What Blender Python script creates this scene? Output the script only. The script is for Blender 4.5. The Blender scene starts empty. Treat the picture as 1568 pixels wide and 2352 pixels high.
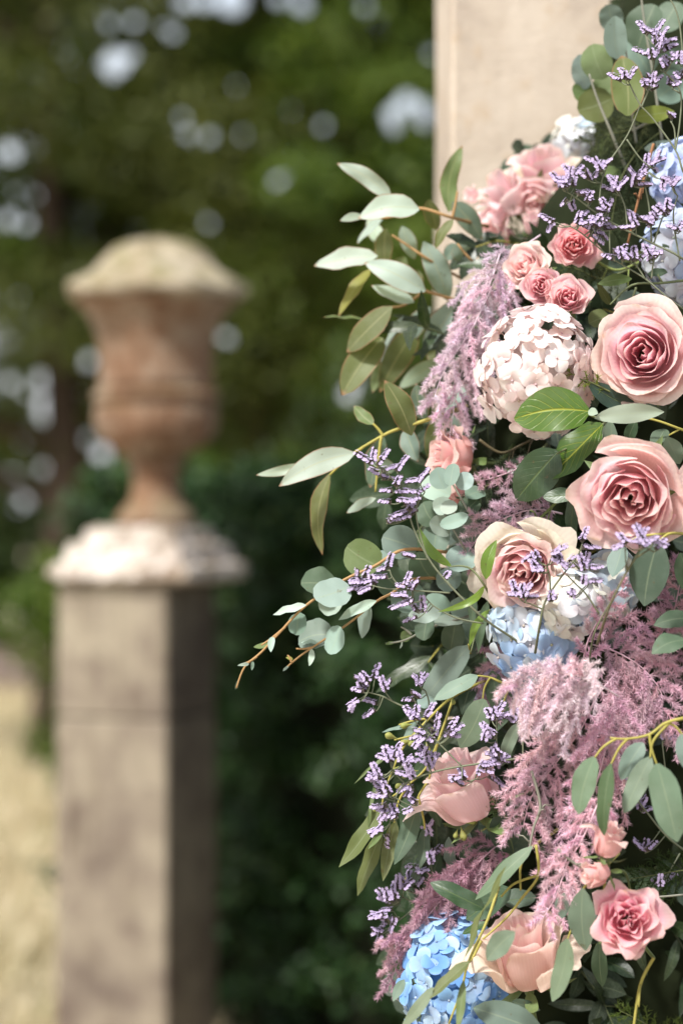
import bpy, math, random
import numpy as np
from mathutils import Vector, Matrix, Quaternion

# ------------------------------------------------------------------ camera, sky, sun, exposure
SC = bpy.context.scene
COL = SC.collection
CAM_Z = 1.45
FPX = 85.0 / 24.0 * 1568.0          # focal length in units of a 1568 px wide frame
FOCUS = 2.345

cam_d = bpy.data.cameras.new("camera")
cam = bpy.data.objects.new("camera", cam_d)
COL.objects.link(cam)
cam.location = (0, 0, CAM_Z)
cam.rotation_euler = (math.radians(90), 0, 0)
cam_d.sensor_fit = 'VERTICAL'
cam_d.sensor_height = 36.0
cam_d.sensor_width = 24.0
cam_d.lens = 85.0
cam_d.clip_start = 0.05
cam_d.clip_end = 2000
cam_d.dof.use_dof = True
cam_d.dof.focus_distance = FOCUS
cam_d.dof.aperture_fstop = 2.6
SC.camera = cam

SUN_DIR = Vector((-0.55, -0.70, 1.15)).normalized()      # towards the sun
sun_el = math.asin(SUN_DIR.z)
world = bpy.data.worlds.new("World")
SC.world = world
world.use_nodes = True
wn = world.node_tree
bg = wn.nodes["Background"]
sky = wn.nodes.new("ShaderNodeTexSky")
sky.sky_type = 'NISHITA'
sky.sun_disc = False
sky.sun_elevation = sun_el
sky.sun_rotation = math.atan2(SUN_DIR.x, SUN_DIR.y)
sky.air_density = 1.0
sky.dust_density = 4.0
sky.ozone_density = 1.0
# thin bright cloud over the blue
w_tc = wn.nodes.new("ShaderNodeTexCoord")
w_nz = wn.nodes.new("ShaderNodeTexNoise")
w_nz.inputs["Scale"].default_value = 2.2
w_nz.inputs["Detail"].default_value = 6
w_rp = wn.nodes.new("ShaderNodeValToRGB")
w_rp.color_ramp.elements[0].position = 0.30; w_rp.color_ramp.elements[0].color = (0.45, 0.45, 0.45, 1)
w_rp.color_ramp.elements[1].position = 0.62; w_rp.color_ramp.elements[1].color = (0.95, 0.95, 0.95, 1)
w_mx = wn.nodes.new("ShaderNodeMix"); w_mx.data_type = 'RGBA'
w_mx.inputs[7].default_value = (11.0, 11.4, 11.8, 1)
wn.links.new(w_tc.outputs["Generated"], w_nz.inputs["Vector"])
wn.links.new(w_nz.outputs[0], w_rp.inputs[0])
# the haze lies thicker towards the horizon, all the way round
w_sp = wn.nodes.new("ShaderNodeSeparateXYZ")
wn.links.new(w_tc.outputs["Generated"], w_sp.inputs[0])
w_el = wn.nodes.new("ShaderNodeMapRange")
w_el.inputs[1].default_value = 0.05; w_el.inputs[2].default_value = 0.55
w_el.inputs[3].default_value = 1.0; w_el.inputs[4].default_value = 0.12
wn.links.new(w_sp.outputs[2], w_el.inputs[0])
w_mu = wn.nodes.new("ShaderNodeMath"); w_mu.operation = 'MULTIPLY'
wn.links.new(w_rp.outputs[0], w_mu.inputs[0]); wn.links.new(w_el.outputs[0], w_mu.inputs[1])
wn.links.new(w_mu.outputs[0], w_mx.inputs[0])
wn.links.new(sky.outputs[0], w_mx.inputs[6])
wn.links.new(w_mx.outputs[2], bg.inputs[0])
bg.inputs[1].default_value = 0.105

sun_d = bpy.data.lights.new("sun", 'SUN')
sun_d.energy = 4.8
sun_d.angle = math.radians(7.0)
sun_d.color = (1.0, 0.975, 0.935)
sun = bpy.data.objects.new("sun", sun_d)
COL.objects.link(sun)
sun.rotation_euler = SUN_DIR.to_track_quat('Z', 'Y').to_euler()
sun.location = (-4, -5, 9)

vs = SC.view_settings
vs.view_transform = 'Standard'
vs.look = 'None'
vs.exposure = 0.45
vs.gamma = 1.0
vs.use_curve_mapping = False
SC.cycles.use_denoising = True
SC.cycles.max_bounces = 8
SC.cycles.diffuse_bounces = 5
SC.cycles.glossy_bounces = 2
SC.cycles.transmission_bounces = 5
SC.cycles.transparent_max_bounces = 4
SC.cycles.sample_clamp_indirect = 6.0

# ------------------------------------------------------------------ helpers
def P(px, py, d):
    """a point d metres away from where the photographer stands"""
    return Vector(((px - 784) / FPX * d, d, CAM_Z - (py - 1176) / FPX * d))

def M_(px, d=FOCUS):
    return px * d / FPX

def mesh(name, V, F, mat, uv=None, smooth=True):
    me = bpy.data.meshes.new(name)
    if isinstance(V, np.ndarray):
        V = V.tolist()
    if isinstance(F, np.ndarray):
        F = F.tolist()
    me.from_pydata([tuple(v) for v in V], [], F)
    if uv is not None:
        lay = me.uv_layers.new(name="UVMap")
        li = np.empty(len(me.loops), dtype=np.int32)
        me.loops.foreach_get("vertex_index", li)
        lay.data.foreach_set("uv", np.asarray(uv, dtype=np.float32)[li].ravel())
    if smooth:
        me.polygons.foreach_set("use_smooth", [True] * len(me.polygons))
    me.materials.append(mat)
    return me

def big_mesh(name, V, T, mat, uv=None, smooth=False):
    """fast path for many triangles: V (n,3), T (m,3)"""
    me = bpy.data.meshes.new(name)
    V = np.ascontiguousarray(V, dtype=np.float32)
    T = np.ascontiguousarray(T, dtype=np.int32)
    me.vertices.add(len(V))
    me.vertices.foreach_set("co", V.ravel())
    me.loops.add(T.size)
    me.loops.foreach_set("vertex_index", T.ravel())
    me.polygons.add(len(T))
    me.polygons.foreach_set("loop_start", np.arange(0, T.size, 3, dtype=np.int32))
    if uv is not None:
        lay = me.uv_layers.new(name="UVMap")
        lay.data.foreach_set("uv", np.asarray(uv, dtype=np.float32)[T.ravel()].ravel())
    me.update(calc_edges=True)
    me.validate()
    if smooth:
        me.polygons.foreach_set("use_smooth", [True] * len(me.polygons))
    me.materials.append(mat)
    return me

def obj(name, me, parent=None, color=None, mtx=None, kind=None):
    o = bpy.data.objects.new(name, me)
    COL.objects.link(o)
    if parent is not None:
        o.parent = parent
    if mtx is not None:
        o.matrix_basis = mtx
    if color is not None:
        o.color = (color[0], color[1], color[2], 1.0)
    if kind:
        o["kind"] = kind
    return o

def thing(name, label, cat, loc, group=None):
    o = bpy.data.objects.new(name, None)
    o.empty_display_size = 0.02
    COL.objects.link(o)
    o.location = loc
    o["label"] = label
    o["category"] = cat
    if group:
        o["group"] = group
    return o

def rel(pts, origin):
    return [p - origin for p in pts]

def jit(c, rng, a=0.08):
    k = 1 + rng.uniform(-a, a)
    return tuple(max(0.0, x * k * (1 + rng.uniform(-a, a) * 0.5)) for x in c)

def smooth_path(pts, sub=5):
    """Catmull-Rom through the points"""
    if len(pts) < 3:
        return list(pts)
    out = []
    n = len(pts)
    for i in range(n - 1):
        p0 = pts[max(i - 1, 0)]; p1 = pts[i]; p2 = pts[i + 1]; p3 = pts[min(i + 2, n - 1)]
        for k in range(sub):
            t = k / sub
            out.append(0.5 * ((2 * p1) + (p2 - p0) * t + (2 * p0 - 5 * p1 + 4 * p2 - p3) * t * t
                              + (3 * p1 - p0 - 3 * p2 + p3) * t * t * t))
    out.append(pts[-1])
    return out

class Tubes:
    """several tubes collected into one mesh (one stem with its branches)"""
    def __init__(self):
        self.V = []; self.F = []; self.UV = []
    def add(self, pts, r0, r1=None, n=6, cap=True):
        if r1 is None:
            r1 = r0
        m = len(pts)
        if m < 2:
            return self
        b = len(self.V)
        prev = None
        for i, p in enumerate(pts):
            d = (pts[min(i + 1, m - 1)] - pts[max(i - 1, 0)])
            if d.length < 1e-9:
                d = Vector((0, 0, 1))
            d.normalize()
            if prev is None:
                a = d.orthogonal().normalized()
            else:
                a = prev - d * prev.dot(d)
                a = a.normalized() if a.length > 1e-6 else d.orthogonal().normalized()
            prev = a
            c = d.cross(a)
            r = r0 + (r1 - r0) * i / (m - 1)
            for k in range(n):
                an = 2 * math.pi * k / n
                self.V.append(p + (a * math.cos(an) + c * math.sin(an)) * r)
                self.UV.append((k / n, i / (m - 1)))
        for i in range(m - 1):
            for k in range(n):
                k2 = (k + 1) % n
                self.F.append((b + i * n + k, b + i * n + k2, b + (i + 1) * n + k2, b + (i + 1) * n + k))
        if cap:
            self.F.append(tuple(b + k for k in reversed(range(n))))
            self.F.append(tuple(b + (m - 1) * n + k for k in range(n)))
        return self
    def mesh(self, name, mat):
        return mesh(name, self.V, self.F, mat, self.UV)

# ------------------------------------------------------------------ materials
def mat_new(name):
    m = bpy.data.materials.new(name)
    m.use_nodes = True
    nt = m.node_tree
    for n in list(nt.nodes):
        nt.nodes.remove(n)
    out = nt.nodes.new("ShaderNodeOutputMaterial")
    return m, nt, out

def N(nt, t, **kw):
    n = nt.nodes.new(t)
    for k, v in kw.items():
        setattr(n, k, v)
    return n

def mixc(nt, fac, a, b, mode='MIX'):
    n = nt.nodes.new("ShaderNodeMix")
    n.data_type = 'RGBA'; n.blend_type = mode
    for sock, val in ((n.inputs[0], fac), (n.inputs[6], a), (n.inputs[7], b)):
        if hasattr(val, "is_linked"):
            nt.links.new(val, sock)
        elif isinstance(val, (int, float)):
            sock.default_value = val
        else:
            sock.default_value = (*val[:3], 1)
    return n.outputs[2]

def math_(nt, op, a, b=0.0, clamp=False):
    n = nt.nodes.new("ShaderNodeMath"); n.operation = op; n.use_clamp = clamp
    for i, val in enumerate((a, b)):
        if hasattr(val, "is_linked"):
            nt.links.new(val, n.inputs[i])
        else:
            n.inputs[i].default_value = val
    return n.outputs[0]

def ramp(nt, fac, stops):
    n = nt.nodes.new("ShaderNodeValToRGB")
    el = n.color_ramp.elements
    while len(el) < len(stops):
        el.new(0.5)
    for e, (p, c) in zip(el, stops):
        e.position = p
        e.color = (*c[:3], 1) if not isinstance(c, (int, float)) else (c, c, c, 1)
    nt.links.new(fac, n.inputs[0])
    return n.outputs[0]

def noise(nt, scale, detail=4, rough=0.55, coord="Object", vec=None):
    n = nt.nodes.new("ShaderNodeTexNoise")
    n.inputs["Scale"].default_value = scale
    n.inputs["Detail"].default_value = detail
    n.inputs["Roughness"].default_value = rough
    if vec is None:
        tc = nt.nodes.new("ShaderNodeTexCoord")
        vec = tc.outputs[coord]
    nt.links.new(vec, n.inputs["Vector"])
    return n.outputs[0]

def principled(nt, col, rough, spec=0.5, bump=None, bump_s=0.2, bump_d=0.002, sheen=0.0):
    p = nt.nodes.new("ShaderNodeBsdfPrincipled")
    if hasattr(col, "is_linked"):
        nt.links.new(col, p.inputs["Base Color"])
    else:
        p.inputs["Base Color"].default_value = (*col[:3], 1)
    if hasattr(rough, "is_linked"):
        nt.links.new(rough, p.inputs["Roughness"])
    else:
        p.inputs["Roughness"].default_value = rough
    p.inputs["Specular IOR Level"].default_value = spec
    p.inputs["Sheen Weight"].default_value = sheen
    if bump is not None:
        b = nt.nodes.new("ShaderNodeBump")
        b.inputs["Strength"].default_value = bump_s
        b.inputs["Distance"].default_value = bump_d
        nt.links.new(bump, b.inputs["Height"])
        nt.links.new(b.outputs[0], p.inputs["Normal"])
    return p

def with_translucency(nt, out, p, col, fac):
    t = nt.nodes.new("ShaderNodeBsdfTranslucent")
    if hasattr(col, "is_linked"):
        nt.links.new(col, t.inputs[0])
    else:
        t.inputs[0].default_value = (*col[:3], 1)
    mx = nt.nodes.new("ShaderNodeMixShader")
    mx.inputs[0].default_value = fac
    nt.links.new(p.outputs[0], mx.inputs[1])
    nt.links.new(t.outputs[0], mx.inputs[2])
    nt.links.new(mx.outputs[0], out.inputs[0])

def petal_material(name, edge=(0.90, 0.80, 0.68), edge_amt=0.45, vein=0.14, base_k=0.97, transl=0.55, edge_at=0.80, rim=0.8):
    m, nt, out = mat_new(name)
    oi = N(nt, "ShaderNodeObjectInfo")
    uvn = N(nt, "ShaderNodeUVMap")
    sep = N(nt, "ShaderNodeSeparateXYZ")
    nt.links.new(uvn.outputs[0], sep.inputs[0])
    u, v = sep.outputs[0], sep.outputs[1]
    # deeper pigment towards the claw, cream at the rim
    deep = mixc(nt, 1.0, oi.outputs["Color"], (base_k, base_k * 0.90, base_k * 0.90), 'MULTIPLY')
    f = ramp(nt, v, [(0.05, 0.0), (0.75, 1.0)])
    c = mixc(nt, f, deep, oi.outputs["Color"])
    nz = noise(nt, 90, 3, 0.6)
    ef = math_(nt, 'ADD', v, math_(nt, 'MULTIPLY', math_(nt, 'SUBTRACT', nz, 0.5), 0.16))
    ef = ramp(nt, ef, [(edge_at, 0.0), (1.0, edge_amt)])
    c = mixc(nt, ef, c, edge)
    br = noise(nt, 45, 3, 0.6)
    bf = math_(nt, 'MULTIPLY', ramp(nt, br, [(0.56, 0.0), (0.66, 0.7)]), ramp(nt, v, [(0.92, 0.0), (0.99, rim)]))
    c = mixc(nt, bf, c, (0.55, 0.36, 0.17))
    # fine veins fanning along the petal
    wv = N(nt, "ShaderNodeTexWave")
    wv.inputs["Scale"].default_value = 5.5
    wv.inputs["Distortion"].default_value = 2.0
    wv.inputs["Detail"].default_value = 2.0
    nt.links.new(uvn.outputs[0], wv.inputs["Vector"])
    c = mixc(nt, math_(nt, 'MULTIPLY', wv.outputs[1], vein), c, mixc(nt, 1.0, c, (0.80, 0.66, 0.66), 'MULTIPLY'))
    p = principled(nt, c, 0.62, 0.25, bump=wv.outputs[1], bump_s=0.12, bump_d=0.0006, sheen=0.08)
    with_translucency(nt, out, p, c, transl)
    return m

def leaf_material(name, rough=0.5, spec=0.4, transl=0.25, vein_col=(0.35, 0.40, 0.16), vein_amt=0.35, side=0.0,
                  edge_col=None, tcol=(1.25, 1.25, 0.45), bump=0.25, mott=0.35):
    m, nt, out = mat_new(name)
    oi = N(nt, "ShaderNodeObjectInfo")
    uvn = N(nt, "ShaderNodeUVMap")
    sep = N(nt, "ShaderNodeSeparateXYZ")
    nt.links.new(uvn.outputs[0], sep.inputs[0])
    u, v = sep.outputs[0], sep.outputs[1]
    nz = noise(nt, 55, 4, 0.6)
    c = mixc(nt, math_(nt, 'MULTIPLY', nz, mott), oi.outputs["Color"], mixc(nt, 1.0, oi.outputs["Color"], (0.62, 0.70, 0.55), 'MULTIPLY'))
    bl = noise(nt, 18, 5, 0.7)
    c = mixc(nt, ramp(nt, bl, [(0.48, 0.0), (0.72, 0.30)]), c, mixc(nt, 0.35, c, (0.42, 0.46, 0.40)))
    sp = noise(nt, 150, 2, 0.5)
    c = mixc(nt, ramp(nt, sp, [(0.70, 0.0), (0.76, 0.55)]), c, (0.10, 0.07, 0.03))
    cu = math_(nt, 'ABSOLUTE', math_(nt, 'SUBTRACT', u, 0.5))
    mid = ramp(nt, cu, [(0.008, 1.0), (0.035, 0.0)])
    h = mid
    if side > 0:
        # side veins: lines v - 0.7*|u-0.5| = const
        s = math_(nt, 'SUBTRACT', math_(nt, 'MULTIPLY', v, 1.0), math_(nt, 'MULTIPLY', cu, 0.75))
        s = math_(nt, 'ADD', s, math_(nt, 'MULTIPLY', noise(nt, 28, 2, 0.5), 0.10))
        fr = math_(nt, 'FRACT', math_(nt, 'MULTIPLY', s, 7.0))
        tri = math_(nt, 'ABSOLUTE', math_(nt, 'SUBTRACT', fr, 0.5))
        sv = math_(nt, 'MULTIPLY', ramp(nt, tri, [(0.015, side), (0.085, 0.0)]), ramp(nt, cu, [(0.1, 1.0), (0.47, 0.15)]))
        h = math_(nt, 'MAXIMUM', mid, sv)
    c = mixc(nt, math_(nt, 'MULTIPLY', h, vein_amt), c, vein_col)
    if edge_col is not None:
        e = ramp(nt, cu, [(0.45, 0.0), (0.495, 0.8)])
        e2 = ramp(nt, v, [(0.93, 0.0), (0.995, 0.85)])
        c = mixc(nt, math_(nt, 'MAXIMUM', e, e2), c, edge_col)
    p = principled(nt, c, rough, spec, bump=h if side > 0 else nz, bump_s=bump, bump_d=0.0012)
    tc = mixc(nt, 1.0, c, tcol, 'MULTIPLY')
    with_translucency(nt, out, p, tc, transl)
    return m

def simple_material(name, col, rough=0.7, spec=0.3, var=0.3, scale=60, transl=0.0, use_obj=False, bump=0.2):
    m, nt, out = mat_new(name)
    nz = noise(nt, scale, 4)
    if use_obj:
        base = N(nt, "ShaderNodeObjectInfo").outputs["Color"]
    else:
        base = N(nt, "ShaderNodeRGB").outputs[0]
        base.default_value = (*col, 1)
    dark = mixc(nt, 1.0, base, (1 - var, 1 - var, 1 - var), 'MULTIPLY')
    c = mixc(nt, nz, dark, base)
    p = principled(nt, c, rough, spec, bump=nz, bump_s=bump, bump_d=0.001)
    if transl > 0:
        with_translucency(nt, out, p, c, transl)
    else:
        nt.links.new(p.outputs[0], out.inputs[0])
    return m

def leafcloud_material(name, stops, rough=0.5, spec=0.25, transl=0.3, tcol=(1.3, 1.3, 0.5)):
    m, nt, out = mat_new(name)
    uvn = N(nt, "ShaderNodeUVMap")
    sep = N(nt, "ShaderNodeSeparateXYZ")
    nt.links.new(uvn.outputs[0], sep.inputs[0])
    c = ramp(nt, sep.outputs[0], stops)
    p = principled(nt, c, rough, spec)
    with_translucency(nt, out, p, mixc(nt, 1.0, c, tcol, 'MULTIPLY'), transl)
    return m

def stone_material(name, cols, stain=(0.16, 0.10, 0.07), lichen=None, lichen_amt=0.0, moss=None, moss_amt=0.0, scale=1.0, stain_amt=0.6,
                   streak=0.55):
    m, nt, out = mat_new(name)
    n1 = noise(nt, 3.2 * scale, 6, 0.6)
    n2 = noise(nt, 11 * scale, 5, 0.65)
    n3 = noise(nt, 120 * scale, 4, 0.6)
    c = ramp(nt, n1, [(0.34, cols[0]), (0.48, cols[1]), (0.62, cols[2])])
    c = mixc(nt, ramp(nt, n2, [(0.52, 0.0), (0.72, stain_amt)]), c, stain)
    c = mixc(nt, math_(nt, 'MULTIPLY', n3, 0.35), c, mixc(nt, 1.0, c, (0.6, 0.58, 0.55), 'MULTIPLY'))
    # rain streaks running down
    tc = N(nt, "ShaderNodeTexCoord"); mp = N(nt, "ShaderNodeMapping")
    mp.inputs["Scale"].default_value = (1.0, 1.0, 0.10)
    nt.links.new(tc.outputs["Object"], mp.inputs[0])
    n6 = noise(nt, 26 * scale, 4, 0.6, vec=mp.outputs[0])
    c = mixc(nt, ramp(nt, n6, [(0.50, 0.0), (0.68, streak)]), c, mixc(nt, 1.0, c, (0.52, 0.48, 0.44), 'MULTIPLY'))
    geo = N(nt, "ShaderNodeNewGeometry")
    sep = N(nt, "ShaderNodeSeparateXYZ")
    nt.links.new(geo.outputs["Normal"], sep.inputs[0])
    if lichen is not None:
        n4 = noise(nt, 9 * scale, 5, 0.7)
        f = ramp(nt, n4, [(0.50 - 0.25 * lichen_amt, 0.0), (0.60 - 0.2 * lichen_amt, 1.0)])
        c = mixc(nt, math_(nt, 'MULTIPLY', f, min(1.0, lichen_amt + 0.35)), c, lichen)
    if moss is not None:
        n5 = noise(nt, 14 * scale, 5, 0.7)
        up = ramp(nt, sep.outputs[2], [(0.05, 0.0), (0.6, 1.0)])
        f = ramp(nt, n5, [(0.42, 0.0), (0.60, moss_amt)])
        c = mixc(nt, math_(nt, 'MULTIPLY', f, up), c, moss)
    p = principled(nt, c, 0.9, 0.15, bump=math_(nt, 'ADD', n2, math_(nt, 'MULTIPLY', n3, 0.4)), bump_s=0.5, bump_d=0.006)
    nt.links.new(p.outputs[0], out.inputs[0])
    return m

MAT = {
    'rose': petal_material("rose_petal"),
    'hyd': petal_material("hydrangea_petal", edge=(0.88, 0.88, 0.88), edge_amt=0.12, vein=0.12, base_k=0.92, transl=0.35, edge_at=0.7, rim=0.25),
    'euc': leaf_material("eucalyptus_leaf", 0.55, 0.35, 0.30, (0.42, 0.40, 0.22), 0.35, edge_col=(0.30, 0.14, 0.08)),
    'euc_plain': leaf_material("glaucous_leaf", 0.58, 0.32, 0.22, (0.30, 0.35, 0.22), 0.26, tcol=(1.05, 1.10, 0.70)),
    'salal': leaf_material("veined_leaf", 0.33, 0.5, 0.22, (0.34, 0.36, 0.045), 0.75, side=0.55, bump=0.6),
    'dark': leaf_material("dark_leaf", 0.38, 0.45, 0.18, (0.13, 0.18, 0.06), 0.45, side=0.35, bump=0.4),
    'stem': simple_material("stem", (0.2, 0.25, 0.1), 0.6, 0.3, 0.35, 200, use_obj=True),
    'limonium_flower': simple_material("limonium_flower", (0.59, 0.49, 0.71), 0.7, 0.2, 0.25, 400, 0.25, bump=0.0),
    'limonium_calyx': simple_material("limonium_calyx", (0.135, 0.11, 0.095), 0.8, 0.2, 0.45, 300, bump=0.0),
    'plume': simple_material("plume_needles", (0.6, 0.3, 0.4), 0.8, 0.2, 0.25, 150, 0.30, use_obj=True, bump=0.0),
    'bead': simple_material("bead", (0.3, 0.3, 0.1), 0.6, 0.3, 0.3, 300, use_obj=True),
    'moss': simple_material("dark_backing", (0.018, 0.024, 0.010), 0.95, 0.1, 0.6, 40, bump=1.0),  # near-black shade of the garland gaps put into the backing roll's colour
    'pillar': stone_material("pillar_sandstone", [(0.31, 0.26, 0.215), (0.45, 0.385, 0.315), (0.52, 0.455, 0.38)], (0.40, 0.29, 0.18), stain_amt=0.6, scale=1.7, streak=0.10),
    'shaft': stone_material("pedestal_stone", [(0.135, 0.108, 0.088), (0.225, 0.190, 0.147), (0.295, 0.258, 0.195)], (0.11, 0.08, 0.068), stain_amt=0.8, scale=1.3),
    'cap': stone_material("pedestal_cap_stone", [(0.20, 0.15, 0.11), (0.27, 0.21, 0.16), (0.30, 0.25, 0.20)], (0.10, 0.07, 0.045), lichen=(0.66, 0.60, 0.55), lichen_amt=0.50, moss=(0.12, 0.085, 0.03), moss_amt=0.7, scale=1.1),
    'urn': stone_material("urn_terracotta", [(0.14, 0.082, 0.050), (0.205, 0.118, 0.072), (0.215, 0.148, 0.10)], (0.13, 0.088, 0.058), lichen=(0.30, 0.25, 0.19), lichen_amt=0.12, moss=(0.13, 0.10, 0.04), moss_amt=0.6, scale=1.3),
    'lid': stone_material("urn_lid_stone", [(0.22, 0.17, 0.11), (0.28, 0.23, 0.155), (0.33, 0.28, 0.20)], (0.13, 0.10, 0.05), lichen=(0.45, 0.40, 0.32), lichen_amt=0.2, moss=(0.13, 0.12, 0.04), moss_amt=0.7, scale=1.2),
    'hedge': leafcloud_material("hedge_leaf", [(0.0, (0.009, 0.026, 0.007)), (0.5, (0.018, 0.046, 0.012)), (0.85, (0.034, 0.075, 0.022)), (1.0, (0.065, 0.098, 0.026))], 0.5, 0.25, 0.22),
    'tree': leafcloud_material("tree_leaf", [(0.0, (0.030, 0.062, 0.008)), (0.5, (0.072, 0.118, 0.015)), (1.0, (0.130, 0.172, 0.028))], 0.5, 0.25, 0.35),
    'tree2': leafcloud_material("dark_tree_leaf", [(0.0, (0.012, 0.026, 0.005)), (0.5, (0.028, 0.050, 0.009)), (1.0, (0.060, 0.085, 0.016))], 0.5, 0.25, 0.3),
    'olive': leafcloud_material("olive_tree_leaf", [(0.0, (0.032, 0.044, 0.008)), (0.5, (0.066, 0.082, 0.015)), (1.0, (0.115, 0.125, 0.028))], 0.5, 0.25, 0.3),
    'bark': simple_material("bark", (0.07, 0.05, 0.035), 0.9, 0.1, 0.5, 12, bump=0.8),
    'hedge_core': simple_material("hedge_dark_fill", (0.010, 0.013, 0.006), 0.95, 0.05, 0.5, 20),  # shade between the hedge leaves put into the core's colour
    'grass': leafcloud_material("dry_grass", [(0.0, (0.40, 0.33, 0.20)), (0.5, (0.58, 0.50, 0.34)), (0.85, (0.66, 0.59, 0.44)), (1.0, (0.28, 0.30, 0.13))], 0.7, 0.2, 0.3, (1, 1, 0.8)),
    'heather': leafcloud_material("heather", [(0.0, (0.30, 0.25, 0.22)), (0.6, (0.46, 0.37, 0.34)), (1.0, (0.52, 0.40, 0.38))], 0.8, 0.2, 0.25, (1, 1, 1)),
}
def _ground():
    m, nt, out = mat_new("dry_lawn_ground")
    n1 = noise(nt, 0.8, 5, 0.6); n2 = noise(nt, 9, 6, 0.7)
    c = ramp(nt, n1, [(0.35, (0.50, 0.43, 0.31)), (0.6, (0.58, 0.51, 0.39)), (0.75, (0.46, 0.43, 0.28))])
    c = mixc(nt, ramp(nt, n2, [(0.4, 0.0), (0.7, 0.6)]), c, (0.30, 0.24, 0.15))
    p = principled(nt, c, 0.95, 0.1, bump=n2, bump_s=0.6, bump_d=0.03)
    nt.links.new(p.outputs[0], out.inputs[0])
    return m
MAT['ground'] = _ground()

# ------------------------------------------------------------------ setting: ground
def build_ground():
    n = 41
    xs = np.sign(np.linspace(-1, 1, n)) * np.abs(np.linspace(-1, 1, n)) ** 2.2 * 600
    ys = np.linspace(0, 1, n) ** 2.2 * 900 - 40
    V = []; F = []
    for j, y in enumerate(ys):
        for i, x in enumerate(xs):
            V.append((x, y, 0.015 * math.sin(x * 1.3) * math.cos(y * 0.9)))
    for j in range(n - 1):
        for i in range(n - 1):
            a = j * n + i
            F.append((a, a + 1, a + n + 1, a + n))
    g = obj("ground", mesh("ground", V, F, MAT['ground']))
    g["kind"] = "structure"
build_ground()

def build_dark_ground():  # unseen dark sheet added to cut bounce light onto pedestal and garland
    m = simple_material("dark_ground", (0.055, 0.042, 0.030), 0.95, 0.1, 0.5, 14, bump=0.8)
    pts = [(-0.28, 6.1), (-0.05, 5.3), (0.05, 3.9), (0.02, 2.0), (0.3, 0.9), (4.5, 0.9), (4.5, 8.5), (-0.9, 8.5), (-0.9, 6.9)]
    V = [(x, y, 0.024) for x, y in pts] + [(x, y, -0.05) for x, y in pts]
    n = len(pts)
    F = [tuple(range(n))] + [(k, k + n, (k + 1) % n + n, (k + 1) % n) for k in range(n)]
    o = obj("dark_ground_sheet", mesh("dark_ground_sheet", V, F, m, smooth=False))
    o["kind"] = "structure"
build_dark_ground()

# ------------------------------------------------------------------ masonry
def box_verts(x0, x1, y0, y1, z0, z1, rng=None, bev=0.008, rough=0.0):
    """a dressed stone: chamfered box"""
    V = []; F = []
    def ring(z, ins):
        return [(x0 + ins + bev, y0 + ins, z), (x1 - ins - bev, y0 + ins, z), (x1 - ins, y0 + ins + bev, z), (x1 - ins, y1 - ins - bev, z),
                (x1 - ins - bev, y1 - ins, z), (x0 + ins + bev, y1 - ins, z), (x0 + ins, y1 - ins - bev, z), (x0 + ins, y0 + ins + bev, z)]
    rings = [ring(z0, bev), ring(z0 + bev, 0), ring(z1 - bev, 0), ring(z1, bev)]
    for r in rings:
        V += r
    if rng and rough:
        V = [(x + rng.uniform(-rough, rough), y + rng.uniform(-rough, rough), z + rng.uniform(-rough, rough) * 0.5) for x, y, z in V]
    for i in range(3):
        for k in range(8):
            F.append((i * 8 + k, i * 8 + (k + 1) % 8, (i + 1) * 8 + (k + 1) % 8, (i + 1) * 8 + k))
    F.append(tuple(reversed(range(8)))); F.append(tuple(range(24, 32)))
    return V, F

def build_pillar():
    rng = random.Random(3)
    d = 3.02
    x0 = P(1036, 0, d).x
    t = thing("stone_pillar", "broad cream sandstone pillar behind the flower garland", "pillar", (x0, d, 0))
    z = 0.0
    hs = [0.55, 0.55, 0.60, 0.74, 0.66, 0.62, 0.60]
    for i, h in enumerate(hs):
        e = 0.012 if i % 2 else 0.0
        V, F = box_verts(0.0, 0.62, 0.0, 0.50, z + 0.001, z + h - 0.001, rng, 0.006, 0.0008)
        obj("stone_block", mesh("stone_block", V, F, MAT['pillar'], smooth=False), t)
        z += h
build_pillar()

def lathe(prof, n=64, mod=None):
    V = []; F = []
    for j, (r, z) in enumerate(prof):
        for k in range(n):
            a = 2 * math.pi * k / n
            rr, zz = (r, z) if mod is None else mod(j, r, z, a)
            V.append((rr * math.cos(a), rr * math.sin(a), zz))
    for j in range(len(prof) - 1):
        for k in range(n):
            k2 = (k + 1) % n
            F.append((j * n + k, j * n + k2, (j + 1) * n + k2, (j + 1) * n + k))
    F.append(tuple(reversed(range(n))))
    F.append(tuple((len(prof) - 1) * n + k for k in range(n)))
    return V, F

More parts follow.
